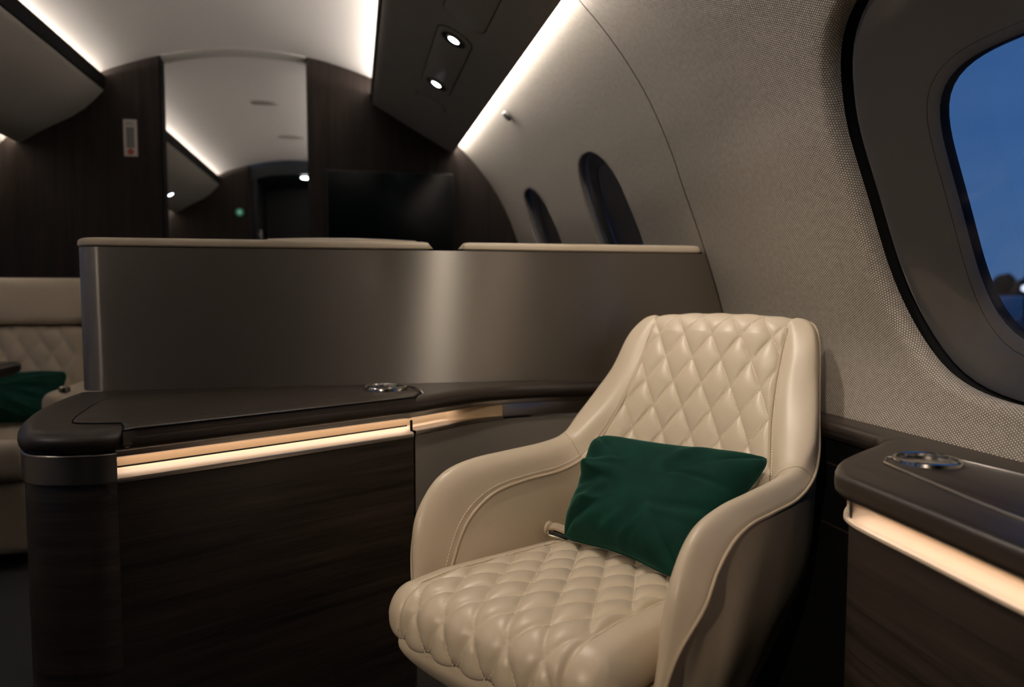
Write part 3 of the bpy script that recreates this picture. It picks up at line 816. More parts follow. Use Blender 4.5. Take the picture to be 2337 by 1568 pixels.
# cup holder + inlay strips
cc = Vector((.780 - .75, .893 - .6, ZR))
MB().lathe([(.0, .0016), (.038, .0016), (.0385, .006), (.041, .0075), (.0435, .006), (.0445, .001)], c=cc, n=56).build('cup_holder', M['chrome'], ro)
leaf = [(.700, .905), (.742, .945), (.80, .945), (.845, .90), (.86, .80), (.872, .50), (.872, .0), (.70, .0), (.665, .50), (.672, .70), (.690, .85)]
leaf = cr(leaf + [leaf[0]], 6)[:-1]
mb = MB().prism([(x - .75, y - .6) for x, y in [(.722, .905), (.745, .93), (.80, .935), (.835, .89), (.845, .80), (.835, .50), (.83, -.3), (.655, -.3), (.660, .50), (.688, .72), (.712, .86)]], ZR - .01, ZR + .0012, .0008, 2)
mb.U = [(v[1], v[0]) for v in mb.V]
mb.build('table_leaf', M['wood'], ro, sharp=40)
pts = [(.722, .905), (.745, .93), (.80, .935), (.835, .89), (.845, .80), (.835, .50), (.83, -.3), (.655, -.3), (.660, .50), (.688, .72), (.712, .86)]
MB().tube([(x - .75, y - .6, ZR + .0008) for x, y in pts], .0022, 6, closed=True).build('inlay', M['band'], ro)

# ------------------------------------------------------------------ hero armchair (faces local -Y after the flip)
def fl(P):
    P = np.array(P, dtype=float); P[..., 1] *= -1; return P
ach = empty('armchair', (.457, 1.236, 0), -.905); tag(ach, 'cream quilted leather armchair between the wooden console and the window', 'armchair')
ST = np.array([  # inner seam, inner face, ridge, outer piping
    [(.138, -.372, .788), (.141, -.384, .803), (.145, -.404, .812), (.148, -.425, .806)],
    [(.150, -.375, .800), (.155, -.384, .815), (.160, -.402, .822), (.162, -.425, .815)],
    [(.150, -.358, .772), (.170, -.364, .792), (.186, -.392, .812), (.188, -.420, .806)],
    [(.151, -.335, .735), (.180, -.336, .752), (.208, -.362, .775), (.206, -.398, .770)],
    [(.155, -.302, .690), (.190, -.298, .695), (.224, -.322, .705), (.219, -.362, .700)],
    [(.165, -.258, .625), (.200, -.247, .635), (.242, -.268, .645), (.237, -.310, .635)],
    [(.182, -.213, .565), (.212, -.198, .590), (.253, -.221, .602), (.255, -.258, .585)],
    [(.198, -.165, .525), (.222, -.160, .562), (.250, -.172, .573), (.268, -.192, .553)],
    [(.207, -.100, .510), (.222, -.100, .553), (.248, -.100, .565), (.274, -.100, .537)],
    [(.210, .007, .511), (.222, .010, .553), (.248, .015, .566), (.274, .011, .538)],
    [(.211, .090, .506), (.223, .100, .553), (.248, .113, .567), (.274, .094, .540)],
    [(.211, .145, .486), (.223, .178, .540), (.247, .188, .557), (.274, .153, .530)],
    [(.211, .180, .457), (.223, .224, .507), (.246, .236, .527), (.273, .200, .503)],
    [(.211, .205, .412), (.223, .255, .455), (.245, .268, .472), (.272, .238, .463)],
    [(.211, .228, .350), (.220, .268, .370), (.233, .279, .380), (.249, .269, .400)],
    [(.200, .230, .270), (.205, .272, .270), (.212, .285, .275), (.222, .280, .300)]])
RAIL = np.array([cr(ST[:, k], 12) for k in range(4)])          # 4 rails, dense along the arm
RD = np.transpose(RAIL, (1, 0, 2))                              # stations x rails
def sx(P, s):
    P = np.array(P, dtype=float); P[..., 0] *= s; return P
def tuck(P, S, w=.004):
    """section across the bolster with both borders tucked into the seam"""
    q = cr(P, 10)
    return q
def stitches(pts, name, par, r=.001, pitch=.0058, lift=None):
    P = resample(pts, pitch)
    mb = MB()
    for i in range(len(P) - 1):
        a = P[i] + (P[i + 1] - P[i]) * .14; b = P[i] + (P[i + 1] - P[i]) * .86
        mb.tube([a, (a + b) / 2, b], [r * .6, r, r * .6], 5)
    return mb
for s in (-1, 1):
    sec = np.array([cr(st, 8) for st in RD])                    # dense surface
    # round the two borders inwards so that the seams read as creases
    sec2 = sec.copy()
    cen = sec.mean(axis=1)
    for k, w in ((0, .0025), (-1, .003)):
        d = cen - sec[:, k]; d /= np.linalg.norm(d, axis=1)[:, None] + 1e-9
        sec2[:, k] += d * w
    rear_back = None
    o = MB().grid(fl(sx(sec2, s)), flip=(s > 0)).build('bolster', M['leather'], ach)
    # piping along inner and outer seams
    MB().tube(fl(sx(RAIL[0] + np.array([-.0005, .0, .0]), s)), .0028, 8).build('inner_piping', M['leather_seam'], o)
    MB().tube(fl(sx(RAIL[3], s)), .0027, 8).build('outer_piping', M['leather_seam'], o)
    # top stitching 7 mm from the inner seam
    q = sec[:, 2] * .55 + sec[:, 3] * .45
    nrm = q - cen; nrm /= np.linalg.norm(nrm, axis=1)[:, None]
    # place on the surface: slightly outside the section
    st = np.array([c[1] * .5 + c[2] * .5 for c in sec]); off = np.gradient(st, axis=0)
    t1 = sec[:, 3] - sec[:, 1]; nn = np.cross(off, t1); nn /= np.linalg.norm(nn, axis=1)[:, None] + 1e-9
    sgn = np.sign(np.sum(nn * (sec[:, 2] - cen), axis=1)); nn *= np.where(sgn == 0, 1, sgn)[:, None]
    stitches(fl(sx((st + nn * .0004)[18:], s)), 'x', o).build('stitching', M['thread'], o)
    # seam line across the arm where it meets the back
    q = sec[84] * 1.0
    cq = q - (cen[84] - q) * .004
    MB().tube(fl(sx(cq, s)), .0011, 6).build('cross_seam', M['leather_seam'], o)

# inner arm panels: from the inner seam down to the seat
lo = RAIL[0][78:]
for s in (-1, 1):
    top = lo.copy()
    bot = top.copy(); bot[:, 2] = np.minimum(top[:, 2] - .01, .33); bot[:, 0] = np.minimum(bot[:, 0], .206) ; bot[:, 1] = np.interp(np.linspace(0, 1, len(bot)), [0, 1], [-.19, .215])
    rows = []
    for t in np.linspace(0, 1, 14):
        r = top * (1 - t) + bot * t
        r[:, 0] += .006 * (math.sin(PI * min(1, t * 3)) if t < .333 else 0) * 0 - .006 * math.sin(PI * t)
        rows.append(r)
    MB().grid(fl(sx(np.array(rows), s)), flip=(s < 0)).build('inner_arm', M['leather'], ach)

# quilted back panel
CB = [(-.205, .36, .200, -.195, .36), (-.213, .45, .205, -.175, .45), (-.238, .525, .198, -.165, .525), (-.255, .565, .182, -.213, .565), (-.281, .625, .165, -.258, .625),
      (-.309, .690, .155, -.302, .690), (-.329, .735, .151, -.335, .735), (-.347, .775, .150, -.358, .772), (-.364, .808, .150, -.375, .800), (-.383, .824, .153, -.392, .815), (-.405, .827, .157, -.410, .818), (-.428, .818, .161, -.428, .811)]
cb = cr(CB, 30)
nu = 170
us = np.linspace(-1, 1, nu)
Pb = np.zeros((len(cb), nu, 3))
for j, (yc_, zc_, xb, yb, zb) in enumerate(cb):
    w = np.abs(us) ** 2.4
    Pb[j, :, 0] = us * (xb + .002); Pb[j, :, 1] = yc_ + (yb - yc_) * w; Pb[j, :, 2] = zc_ + (zb - zc_) * w
def grid_normals(P):
    du = np.gradient(P, axis=1); dv = np.gradient(P, axis=0)
    n = np.cross(du, dv); n /= np.linalg.norm(n, axis=2)[..., None] + 1e-12
    return n
def quilt(U, V, a, b):
    p, q = U / a + V / b, U / a - V / b
    fp, fq = p - np.floor(p), q - np.floor(q)
    e1 = 2 * np.minimum(fp, 1 - fp); e2 = 2 * np.minimum(fq, 1 - fq)
    k = (1 - (1 - e1) ** 2.2) * (1 - (1 - e2) ** 2.2)
    return k ** .55
mid = Pb[:, nu // 2]
arcv = np.concatenate([[0], np.cumsum(np.linalg.norm(np.diff(mid, axis=0), axis=1))])
zref = np.interp(.786, mid[:330, 2], arcv[:330])               # a node row lies here
A_, B_ = .0632, .110
Vq = (arcv - zref)[:, None] + np.zeros((1, nu)); Uq = Pb[..., 0]
h = quilt(Uq, Vq, A_, B_)
nb = grid_normals(Pb)
if nb[200, nu // 2, 1] < 0: nb = -nb
edge = np.clip((1 - np.abs(us)) / .06, 0, 1)[None, :] ** .6
topf = np.clip((zref + .055 - arcv) / .05, .35, 1)[:, None]
Pq = Pb + nb * ((h * .0085 * topf - .001) * edge - (1 - edge) * .0012)[..., None]
bq = MB().grid(fl(Pq), flip=True).build('quilted_back', M['leather'], ach, sharp=0)
def quilt_threads(Uf, Vf, P, n, a, b, par, lift=.0006):
    """thread dashes along both diagonal families of the quilting"""
    mb = MB()
    nv, nu_ = Uf.shape
    u0, u1 = Uf.min(), Uf.max(); v0, v1 = Vf.min(), Vf.max()
    vcol = Vf[:, nu_ // 2]
    def sample(u, v):
        j = np.interp(v, vcol, np.arange(nv)); j0 = int(min(nv - 2, max(0, math.floor(j)))); tj = j - j0
        row = Uf[j0]; i = np.interp(u, row, np.arange(nu_)); i0 = int(min(nu_ - 2, max(0, math.floor(i)))); ti = i - i0
        f = lambda A: (A[j0, i0] * (1 - ti) + A[j0, i0 + 1] * ti) * (1 - tj) + (A[j0 + 1, i0] * (1 - ti) + A[j0 + 1, i0 + 1] * ti) * tj
        lim = abs(u) < abs(row[-1]) * .965
        return f(P), f(n), lim
    pitch = .0062
    L = math.hypot(a, b)
    for fam in (1, -1):
        for k in range(-12, 13):
            t = v0
            while t < v1:
                vv = t + pitch * .5 * b / L; uu = fam * (k * a - vv * a / b)
                if u0 < uu < u1 and v0 < vv < v1:
                    p0, n0, ok = sample(uu, vv)
                    du = -fam * a / L * pitch * .36; dvv = b / L * pitch * .36
                    if ok:
                        pa_, _, _ = sample(uu - du, vv - dvv); pb_, _, _ = sample(uu + du, vv + dvv)
                        mb.tube([pa_ + n0 * lift * .6, p0 + n0 * lift * 1.3, pb_ + n0 * lift * .6], [.0004, .0008, .0004], 5, caps=False)
                t += pitch * b / L
    return mb
mbt = quilt_threads(Uq[60:], Vq[60:], Pq[60:], nb[60:], A_, B_, bq)
mbt.V = [tuple(v) for v in fl(np.array(mbt.V))]
mbt.build('quilt_stitching', M['thread'], bq)

# outer shell from the outer piping down to the underside
D = RAIL[3]
EF = np.array([[(.10, -.386, .42), (.05, -.30, .16)], [(.12, -.385, .42), (.06, -.30, .16)], [(.15, -.382, .42), (.09, -.30, .16)], [(.185, -.374, .42), (.12, -.295, .16)], [(.195, -.355, .42), (.135, -.27, .16)],
               [(.218, -.322, .40), (.155, -.245, .16)], [(.234, -.280, .38), (.170, -.21, .16)], [(.243, -.22, .37), (.178, -.17, .16)], [(.250, -.10, .36), (.185, -.10, .16)],
               [(.252, .0, .36), (.188, .0, .16)], [(.254, .09, .36), (.19, .06, .16)], [(.246, .14, .36), (.185, .09, .16)], [(.238, .17, .35), (.18, .11, .16)],
               [(.228, .19, .33), (.17, .13, .16)], [(.216, .21, .31), (.16, .15, .18)], [(.200, .23, .26), (.15, .17, .18)]])
Em, Fm = cr(EF[:, 0], 12), cr(EF[:, 1], 12)
half = np.stack([D, D * .8 + Em * .2 + (D - D), Em, Em * .5 + Fm * .5 + np.array([0, 0, -.01]), Fm], axis=1)
def shell_rows(s): return sx(half, s)
L_ = shell_rows(-1)[::-1]; R_ = shell_rows(1)
cD = np.zeros((5, 3))
mids = []
for t in np.linspace(0, 1, 13)[1:-1]:
    a = L_[-1] * (1 - t) + R_[0] * t
    a[:, 1] -= np.array([.006, .012, .012, .008, 0]) * math.sin(PI * t)
    mids.append(a)
full = np.concatenate([L_, np.array(mids), R_])
dense = np.array([cr(r, 8) for r in full])
MB().grid(fl(dense), flip=True).build('outer_shell', M['leather'], ach)

# seat cushion: rounded block, crowned, sloping back, quilted
def rbox(hx, y0, y1, z0, z1, r, nx, ny, nz):
    """rounded box point grids (top+front+bottom+back loop) as rows along x"""
    yc, zc = (y0 + y1) / 2, (z0 + z1) / 2; hy, hz = (y1 - y0) / 2, (z1 - z0) / 2
    def rnd(p):
        q = np.array(p)
        inn = np.stack([np.clip(q[..., 0], -(hx - r), hx - r), np.clip(q[..., 1], -(hy - r), hy - r), np.clip(q[..., 2], -(hz - r), hz - r)], -1)
        d = q - inn; l = np.linalg.norm(d, axis=-1)[..., None]
        return inn + np.where(l > 1e-9, d / np.maximum(l, 1e-9) * r, 0), np.where(l > 1e-9, d / np.maximum(l, 1e-9), 0)
    return rnd, yc, zc, hy, hz
def soft_block(hx, y0, y1, z0, z1, r, step, deform):
    rnd, yc, zc, hy, hz = rbox(hx, y0, y1, z0, z1, r, 0, 0, 0)
    mb = MB()
    lin = lambda a, s=step: np.linspace(-a, a, max(3, int(round(2 * a / s)) + 1))
    faces = []
    X, Y = np.meshgrid(lin(hx), lin(hy)); faces += [(np.stack([X, Y, 0 * X + hz], -1), False), (np.stack([X, Y, 0 * X - hz], -1), True)]
    X, Z = np.meshgrid(lin(hx), lin(hz)); faces += [(np.stack([X, 0 * X + hy, Z], -1), True), (np.stack([X, 0 * X - hy, Z], -1), False)]
    Y, Z = np.meshgrid(lin(hy), lin(hz)); faces += [(np.stack([0 * Y + hx, Y, Z], -1), False), (np.stack([0 * Y - hx, Y, Z], -1), True)]
    for G, fpz in faces:
        P, nn = rnd(G)
        P = P + np.array([0, yc, zc])
        P = deform(P, nn)
        V, Fq, uv = grid(P, fpz); mb.add(V, Fq, uv)
    # weld the six faces
    bm = bmesh.new()
    vs = [bm.verts.new(v) for v in mb.V]
    for f in mb.F:
        try: bm.faces.new([vs[i] for i in f])
        except ValueError: pass
    bmesh.ops.remove_doubles(bm, verts=bm.verts, dist=step * .2)
    bmesh.ops.recalc_face_normals(bm, faces=bm.faces)
    out = MB(); bm.verts.index_update(); out.add([v.co[:] for v in bm.verts], [tuple(v.index for v in f.verts) for f in bm.faces]); bm.free()
    return out
SA, SB = .0600, .106
FY, FZ, FR = .372, .413, .055             # front, top, front radius of the cushion
def seat_arc(P):
    """arc length from the front edge turn along the top / down the front"""
    y, z = P[..., 1], P[..., 2]
    yc_, zc_ = FY - FR, FZ - FR
    ang = np.arctan2(np.maximum(z - zc_, 0), np.maximum(y - yc_, 1e-9))    # 90 deg on top
    onarc = (y > yc_)
    v = np.where(onarc, FR * (PI / 2 - ang) * 1.0, -(yc_ - y))
    v = np.where(onarc & (z < zc_), FR * PI / 2 + (zc_ - z), v)
    return v
def seat_shape(P, nn):
    v = seat_arc(P)
    up = np.clip(nn[..., 2], 0, 1) + np.clip(nn[..., 1], 0, 1)
    x = P[..., 0]
    wq = .152
    inside = np.clip((wq - np.abs(x)) / .012, 0, 1) ** .7
    # node row B at 38 deg below the top turn
    v0 = FR * math.radians(52)
    hh = quilt(x, v - v0, SA, SB)
    seam = np.exp(-((np.abs(x) - wq) / .0035) ** 2)
    act = np.clip(up * 1.4 - .3, 0, 1) * (P[..., 2] > .345)
    d = (inside * (hh * .0115) + (1 - inside) * .005 * np.clip((.207 - np.abs(x)) / .02, 0, 1) - .006 * seam) * act
    Q = P + nn * d[..., None]
    # crown, slope towards the back, bowed front
    Q[..., 2] += np.where(P[..., 2] > .37, .006 * (1 - (x / .207) ** 2), 0)
    Q[..., 2] -= np.clip((.26 - P[..., 1]) / .40, 0, 1.4) * .040 * np.clip((P[..., 2] - .30) / .1, 0, 1)
    Q[..., 1] += .016 * (1 - (x / .207) ** 2) * np.clip((P[..., 1] - .1) / .25, 0, 1)
    return Q
sc_ = soft_block(.207, -.26, FY, .325, FZ, FR * .78, .0032, seat_shape)
sc_.V = [tuple(v) for v in fl(np.array(sc_.V))]
sc_.F = [f[::-1] for f in sc_.F]
seat = sc_.build('seat_cushion', M['leather'], ach, sharp=0)
# seams of the cushion: double stitched lines
for s in (-1, 1):
    yy = np.linspace(-.22, FY - FR, 60)
    base_ = [np.array((s * .1565, y, FZ)) for y in yy] + [np.array((s * .1565, FY - FR + FR * math.sin(t), FZ - FR + FR * math.cos(t))) for t in np.linspace(.05, PI / 2, 24)]
    nrm = [np.array((0, 0, 1.0)) for y in yy] + [np.array((0, math.sin(t), math.cos(t))) for t in np.linspace(.05, PI / 2, 24)]
    G = np.array(base_)[None]; Nn = np.array(nrm)[None]
    G2 = seat_shape(G, Nn)[0] + Nn[0] * .0012
    stitches(fl(G2), 'x', seat).build('stitching', M['thread'], seat)
xs_ = np.linspace(-.150, .150, 180); vs_ = np.linspace(-.45, FR * PI / 2 + .02, 220)
Gp = np.zeros((len(vs_), len(xs_), 3)); Gn = np.zeros_like(Gp)
for j, v in enumerate(vs_):
    if v < 0: y, z, ny, nz_ = FY - FR + v, FZ, 0, 1
    elif v < FR * PI / 2: t = v / FR; y, z, ny, nz_ = FY - FR + FR * math.sin(t), FZ - FR + FR * math.cos(t), math.sin(t), math.cos(t)
    else: y, z, ny, nz_ = FY, FZ - FR - (v - FR * PI / 2), 1, 0
    Gp[j, :, 0] = xs_; Gp[j, :, 1] = y; Gp[j, :, 2] = z; Gn[j, :, 1] = ny; Gn[j, :, 2] = nz_
Gs = seat_shape(Gp.copy(), Gn)
Uf = Gp[..., 0]; Vf = (vs_ - FR * math.radians(52))[:, None] + 0 * Uf
mbt = quilt_threads(Uf, Vf, Gs, Gn, SA, SB, seat, lift=.0010)
mbt.V = [tuple(v) for v in fl(np.array(mbt.V))]
mbt.build('quilt_stitching', M['thread'], seat)
# seat pan under the cushion
def pan_shape(P, nn):
    Q = P.copy()
    k = np.clip((.33 - P[..., 2]) / .12, 0, 1)
    Q[..., 0] *= 1 - .35 * k ** 1.5
    Q[..., 1] = np.where(P[..., 1] > 0, P[..., 1] * (1 - .32 * k ** 1.5), P[..., 1] * (1 - .2 * k))
    Q[..., 1] += .016 * (1 - (P[..., 0] / .207) ** 2) * np.clip((P[..., 1] - .1) / .25, 0, 1)
    return Q
sp = soft_block(.205, -.22, .362, .20, .338, .03, .012, pan_shape)
sp.V = [tuple(v) for v in fl(np.array(sp.V))]; sp.F = [f[::-1] for f in sp.F]
sp.build('seat_pan', M['leather'], ach)
pd = MB().lathe([(.20, 0), (.20, .03), (.185, .045), (.12, .06), (.10, .10), (.11, .22)], n=48)
pd.build('pedestal', M['black'], ach)
# seat belt lying at the left rear of the cushion
bt = empty('seat_belt'); bt.parent = ach
Mt = Matrix.Translation((-.172, .052, .401)) @ Matrix.Rotation(math.radians(28), 4, 'Z') @ Matrix.Rotation(math.radians(14), 4, 'Y')
fold = cr([(-.020, -.001), (-.021, .006), (-.013, .0105), (.0, .0105), (.016, .008), (.032, .003)], 6)
top_ = np.array([[Mt @ Vector((x, w_, z)) for x, z in fold] for w_ in np.linspace(-.017, .017, 7)])
low_ = np.array([[Mt @ Vector((x, w_, z - .0045)) for x, z in fold] for w_ in np.linspace(-.016, .016, 7)])
rim_ = np.array([top_[0], low_[0]])
MB().grid(top_).grid(low_, flip=True).grid(rim_, flip=True).grid(np.array([top_[-1], low_[-1]])).build('webbing', M['leather_seam'], bt, sharp=70)
MB().box((-.020, -.019, -.007), (.020, .019, -.0035), .001, M=Mt).box((-.022, -.019, -.0035), (-.018, .019, .001), .001, M=Mt).build('buckle_plate', M['chrome'], bt)
MB().box((-.012, -.017, -.0034), (.022, .017, .0035), .001, M=Mt).build('buckle_body', M['black'], bt)
MB().lathe([(.0, .006), (.010, .0055), (.014, .003), (.015, .0)], c=(-.2015, .055, .402), M=Matrix.Rotation(PI / 2, 4, 'Y'), n=24).build('anchor_cap', M['leather_seam'], bt)

# ------------------------------------------------------------------ pillows
def pillow(name, corners, thick, par_loc, rz, label, seed, flip=True, wrk=1.0):
    o = empty(name, par_loc, rz); tag(o, label, 'cushion')
    TL, TR, BR, BL = [np.array(c, float) for c in corners]
    n = 150
    a = np.linspace(-1, 1, n); A, B = np.meshgrid(a, a)       # B up
    u, v = (A + 1) / 2, (B + 1) / 2
    P = (BL * ((1 - u) * (1 - v))[..., None] + BR * (u * (1 - v))[..., None] + TR * (u * v)[..., None] + TL * ((1 - u) * v)[..., None])
    cx = (TR + BR - TL - BL); cx /= np.linalg.norm(cx); cy = (TL + TR - BL - BR); cy /= np.linalg.norm(cy)
    nn = np.cross(cx, cy); nn /= np.linalg.norm(nn)
    # square with rounded corners, edges bowing slightly inwards between them
    rr_ = .16
    def rsq(A, B):
        m_ = np.maximum(np.abs(A), np.abs(B)); ang = np.arctan2(B, A)
        sq = 1 / np.maximum(np.abs(np.cos(ang)), np.abs(np.sin(ang)))
        sup = 1 / (np.abs(np.cos(ang)) ** 7 + np.abs(np.sin(ang)) ** 7) ** (1 / 7)
        k = m_ * sup / np.maximum(m_ * sq, 1e-9) * m_ / np.maximum(m_, 1e-9)
        return A * sup / sq, B * sup / sq
    A2, B2 = rsq(A, B)
    u, v = (A2 + 1) / 2, (B2 + 1) / 2
    P = (BL * ((1 - u) * (1 - v))[..., None] + BR * (u * (1 - v))[..., None] + TR * (u * v)[..., None] + TL * ((1 - u) * v)[..., None])
    P = P + 0 * cx
    P -= cx * (.012 * A * (1 - B ** 2) * np.abs(A) ** 2)[..., None] + cy * (.017 * B * (1 - A ** 2) * np.abs(B) ** 2)[..., None]
    body = ((1 - A ** 6) * (1 - B ** 6)) ** .5 * (.55 + .45 * ((1 - A ** 2) * (1 - B ** 2)) ** .4)
    rng = random.Random(seed)
    wr = np.zeros_like(A)
    for k in range(20):                                        # folds running in from the edges
        th = rng.uniform(0, 2 * PI); x0, y0 = math.cos(th) * 1.0, math.sin(th) * 1.0
        d = rng.uniform(-.5, .5) + th + PI; dx, dy = math.cos(d), math.sin(d)
        s_ = (A - x0) * dx + (B - y0) * dy; q_ = -(A - x0) * dy + (B - y0) * dx
        wr += rng.uniform(.35, 1) * np.exp(-(q_ / rng.uniform(.05, .11)) ** 2) * np.exp(-((s_ - .28) / .33) ** 2) * rng.choice((1, -1))
    t = thick / 2
    f1 = P + nn * (body * t + wr * .0105 * wrk * body ** .5)[..., None]
    f2 = P - nn * (body * t * .8)[..., None]
    mb = MB()
    V, Fq, uv = grid(f1); mb.add(V, Fq, uv); V, Fq, uv = grid(f2, True); mb.add(V, Fq, uv)
    bm = bmesh.new(); vs = [bm.verts.new(v) for v in mb.V]
    for f in mb.F: bm.faces.new([vs[i] for i in f])
    bmesh.ops.remove_doubles(bm, verts=bm.verts, dist=1e-5); bmesh.ops.recalc_face_normals(bm, faces=bm.faces)
    out = MB(); bm.verts.index_update(); out.add([v.co[:] for v in bm.verts], [tuple(v.index for v in f.verts) for f in bm.faces]); bm.free()
    out.build('cover', M['velvet'], o, sharp=0)
    edge = np.concatenate([P[0], P[1:, -1], P[-1, ::-1][1:], P[::-1, 0][1:-1]])
    MB().tube([tuple(p) for p in resample(edge, .006)], .0016, 6, closed=True).build('edge_seam', M['velvet'], o)
    return o
cn = [(-.148, -.130, .594), (.208, -.192, .586), (.142, .045, .402), (-.158, -.030, .394)]
pillow('velvet_cushion', [(x, -y, z) for x, y, z in cn], .115, (.457, 1.236, 0), -.905, 'dark green velvet cushion leaning on the cream armchair', 11)

# ------------------------------------------------------------------ left background seat, its cushion and the table
ls = empty('lounge_chair', (-1.23, 2.95, 0)); tag(ls, 'cream quilted lounge seat with headrest at the far left behind the console', 'seat')
def sb_block(lo, hi, r, name, mat, par, step=.015, f=None):
    b = soft_block((hi[0] - lo[0]) / 2, lo[1], hi[1], lo[2], hi[2], r, step, f or (lambda P, n: P))
    b.V = [(v[0] + (lo[0] + hi[0]) / 2, v[1], v[2]) for v in b.V]
    return b.build(name, mat, par, sharp=0)
lean = lambda P, n: P + np.stack([0 * P[..., 0], (P[..., 2] - .42) * .16, 0 * P[..., 0]], -1)
def lean_quilt(P, n):
    h_ = quilt(P[..., 0], P[..., 2], .078, .118) * .009 * (n[..., 1] < -.5) * (np.abs(P[..., 0]) < .2)
    return lean(P, n) + n * h_[..., None]
sb_block((-.20, .05, .40), (.255, .15, .752), .03, 'quilted_back', M['leather'], ls, .006, lean_quilt)
sb_block((-.20, .025, .758), (.255, .14, .93), .03, 'headrest', M['leather'], ls, .015, lean)
for x in (-.26, .258):
    sb_block((x, .04, .36), (x + .065, .17, .905), .028, 'back_bolster', M['leather'], ls, .015, lean)
sb_block((-.25, -.42, .29), (.25, .06, .42), .045, 'seat_cushion', M['leather'], ls)
for x in (-.34, .25):
    sb_block((x, -.34, .22), (x + .09, .12, .56), .04, 'armrest', M['leather'], ls)
sb_block((-.25, -.38, .05), (.25, .1, .29), .03, 'base', M['leather_seam'], ls)
MB().lathe([(.017, 0), (.017, .014), (.013, .017), (0, .018)], c=(.315, -.30, .556), n=24).build('recline_button', M['chrome'], ls)
pillow('velvet_cushion', [(-.23, -.03, .605), (.235, -.0, .60), (.225, -.13, .425), (-.24, -.15, .425)], .10, (-1.23, 2.95, 0), 0, 'dark green velvet cushion on the far left lounge seat', 5)
tb = empty('side_table', (-1.15, 2.2, 0)); tag(tb, 'dark wood pull-out table in front of the far left seat', 'table')
m = MB().prism([(x - .17, y) for x, y in rrect(.80, .40, .06)], .650, .678, .010, 4); m.U = [(v[0], v[1] + v[2]) for v in m.V]
m.build('table_top', M['wood'], tb)
MB().prism([(x - .17, y) for x, y in rrect(.77, .37, .05)], .643, .650).build('metal_edge', M['band'], tb)
MB().box((-.30, -.05, .0), (-.22, .05, .644), .01).build('table_leg', M['black'], tb)

# ------------------------------------------------------------------ outside
tag(MB().box((2.5, -300, -2.6), (700, 700, -2.5)).build('ground_apron', M['tarmac'], smooth=False), 'dusky airport apron outside the window', kind='structure')
rng = random.Random(3)
for i in range(40):
    x, y = (105 if i < 20 else 116) + rng.uniform(-3, 3), 20 + (i % 20) * 7.2 + (3.6 if i < 20 else 4.0)
    t = empty('tree', (x, y, -2.5)); tag(t, 'dark tree in the distant tree line outside the large window', 'tree', 'dark trees on the horizon outside')
    m = MB(); hgt = rng.uniform(6.2, 9)
    for k in range(5):
        bm = bmesh.new(); bmesh.ops.create_icosphere(bm, subdivisions=2, radius=1)
        sx_, sz_ = rng.uniform(1.8, 2.4), rng.uniform(1.6, 2.4); ox, oz = rng.uniform(-1, 1), hgt * rng.uniform(.35, .8)
        for v in bm.verts:
            n_ = 1 + .15 * math.sin(v.co.x * 9 + k) * math.sin(v.co.z * 7)
            v.co = Vector((v.co.x * sx_ * .7 * n_, v.co.y * sx_ * n_ + ox, max(.6, v.co.z * sz_ * n_ + oz)))
        m.bm(bm)
    m.build('foliage', M['tree'], t); MB().lathe([(.35, 0), (.25, 2.5)], n=10).build('trunk', M['tree'], t)
ry = np.linspace(-80, 420, 160)
rh = 1.6 + .9 * np.sin(ry * .11) + .6 * np.sin(ry * .37 + 1) + .35 * np.sin(ry * 1.1)
rdg = np.array([[(126 + dx, y, -2.5 + hh * k) for y, hh in zip(ry, rh + 2.2)] for dx, k in ((0, 0), (2, .7), (6, 1), (16, .8), (24, 0))])
tag(MB().grid(rdg).build('wooded_ridge', M['tree']), 'dark wooded ridge on the horizon outside the large window', kind='structure')
vn = empty('airport_truck', (60, 62, -2.5)); tag(vn, 'pale service truck outside the large window', 'truck')
MB().box((-1.2, -3.2, 1.0), (1.2, 2.0, 3.2), .1).build('cargo_box', M['van'], vn)
MB().box((-1.15, 2.1, .6), (1.15, 3.6, 2.0), .25).build('cab', M['van'], vn)
for y in (-2.2, 2.6):
    MB().lathe([(.0, -.15), (.45, -.15), (.45, .15), (.0, .15)], c=(-1.1, y, .45), M=Matrix.Rotation(PI / 2, 4, 'Y'), n=24).build('wheel', M['black'], vn)
fl_ = empty('apron_lamp', (62, 59.5, 1.4)); tag(fl_, 'white apron lamp glowing above the truck outside', 'lamp')
MB().lathe([(.0, -.34), (.28, -.2), (.34, 0), (.28, .2), (.0, .34)], n=20).build('lamp_head', M['field_lamp'], fl_)
MB().lathe([(.08, -3.9), (.06, -.3)], n=10).build('pole', M['black'], fl_)

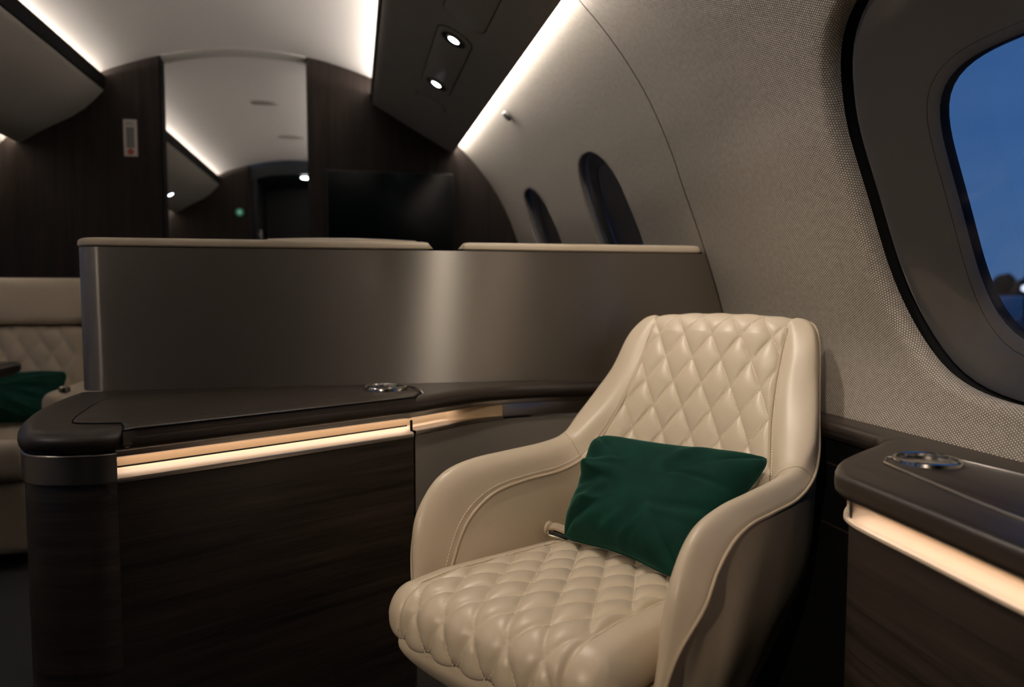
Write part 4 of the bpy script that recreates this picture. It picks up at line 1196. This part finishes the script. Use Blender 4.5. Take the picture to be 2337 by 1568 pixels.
w = bpy.data.worlds.new('dusk_sky'); SC.world = w; w.use_nodes = True
nt = w.node_tree; bg = nt.nodes['Background']
tc = N(nt, 'ShaderNodeTexCoord'); sp_ = N(nt, 'ShaderNodeSeparateXYZ'); nt.links.new(tc.outputs['Generated'], sp_.inputs[0])
rp_ = N(nt, 'ShaderNodeValToRGB'); e = rp_.color_ramp.elements
e[0].position = .0; e[0].color = (.050, .125, .30, 1); e[1].position = .45; e[1].color = (.022, .085, .27, 1)
no = N(nt, 'ShaderNodeTexNoise'); no.inputs['Scale'].default_value = 4; no.inputs['Detail'].default_value = 4
mpn = N(nt, 'ShaderNodeMapping'); mpn.inputs['Scale'].default_value = (1, 1, 4)
nt.links.new(tc.outputs['Generated'], mpn.inputs[0]); nt.links.new(mpn.outputs[0], no.inputs[0])
ad = N(nt, 'ShaderNodeMath', operation='MULTIPLY_ADD'); ad.inputs[1].default_value = .5; ad.inputs[2].default_value = -.25
nt.links.new(no.outputs['Fac'], ad.inputs[0])
a2 = N(nt, 'ShaderNodeMath', operation='ADD'); nt.links.new(ad.outputs[0], a2.inputs[0]); nt.links.new(sp_.outputs[2], a2.inputs[1])
nt.links.new(a2.outputs[0], rp_.inputs[0]); nt.links.new(rp_.outputs[0], bg.inputs[0])
bg.inputs[1].default_value = 1.0

# ------------------------------------------------------------------ lamps the room has
def spot(name, loc, target, watt, size=70, blend=.6, col=(1, .84, .68), rad=.02):
    l = bpy.data.lights.new(name, 'SPOT'); l.energy = watt; l.color = col; l.spot_size = math.radians(size); l.spot_blend = blend; l.shadow_soft_size = rad
    o = bpy.data.objects.new(name, l); COL.objects.link(o); o.location = loc
    o.rotation_euler = (Vector(target) - Vector(loc)).to_track_quat('-Z', 'Y').to_euler()
    return o
spot('reading_beam', (.305, 1.355, 1.64), (.40, 1.25, .45), 18, 105, .8, (1, .87, .74))
spot('reading_beam', (.305, .855, 1.64), (.45, 1.25, .5), 2.5, 95, .8, (1, .87, .74))
spot('reading_beam', (.305, 2.38, 1.64), (.30, 2.3, 0), 4, 80, .8, (.9, .95, 1))
spot('reading_beam', (.305, 2.88, 1.64), (.30, 2.8, 0), 4, 80, .8, (.9, .95, 1))
spot('reading_beam', (-1.28, .95, 1.60), (.3, 1.2, .5), 5, 100, .8, (1, .87, .74))
spot('reading_beam', (-1.28, -1.15, 1.60), (.50, 1.20, .55), 105, 27, .55, (1, .80, .60), .03)
spot('reading_beam', (-1.30, 6.02, 1.58), (-1.2, 6.0, 0), 3, 80, .8, (.9, .95, 1))

vs = SC.view_settings
vs.view_transform = 'Standard'; vs.look = 'None'; vs.gamma = 1; vs.exposure = 0.0; vs.use_curve_mapping = False
SC.cycles.use_denoising = True
SC.cycles.max_bounces = 10
SC.cycles.transparent_max_bounces = 12
SC.cycles.caustics_reflective = False
SC.cycles.caustics_refractive = False
SC.cycles.sample_clamp_indirect = 6
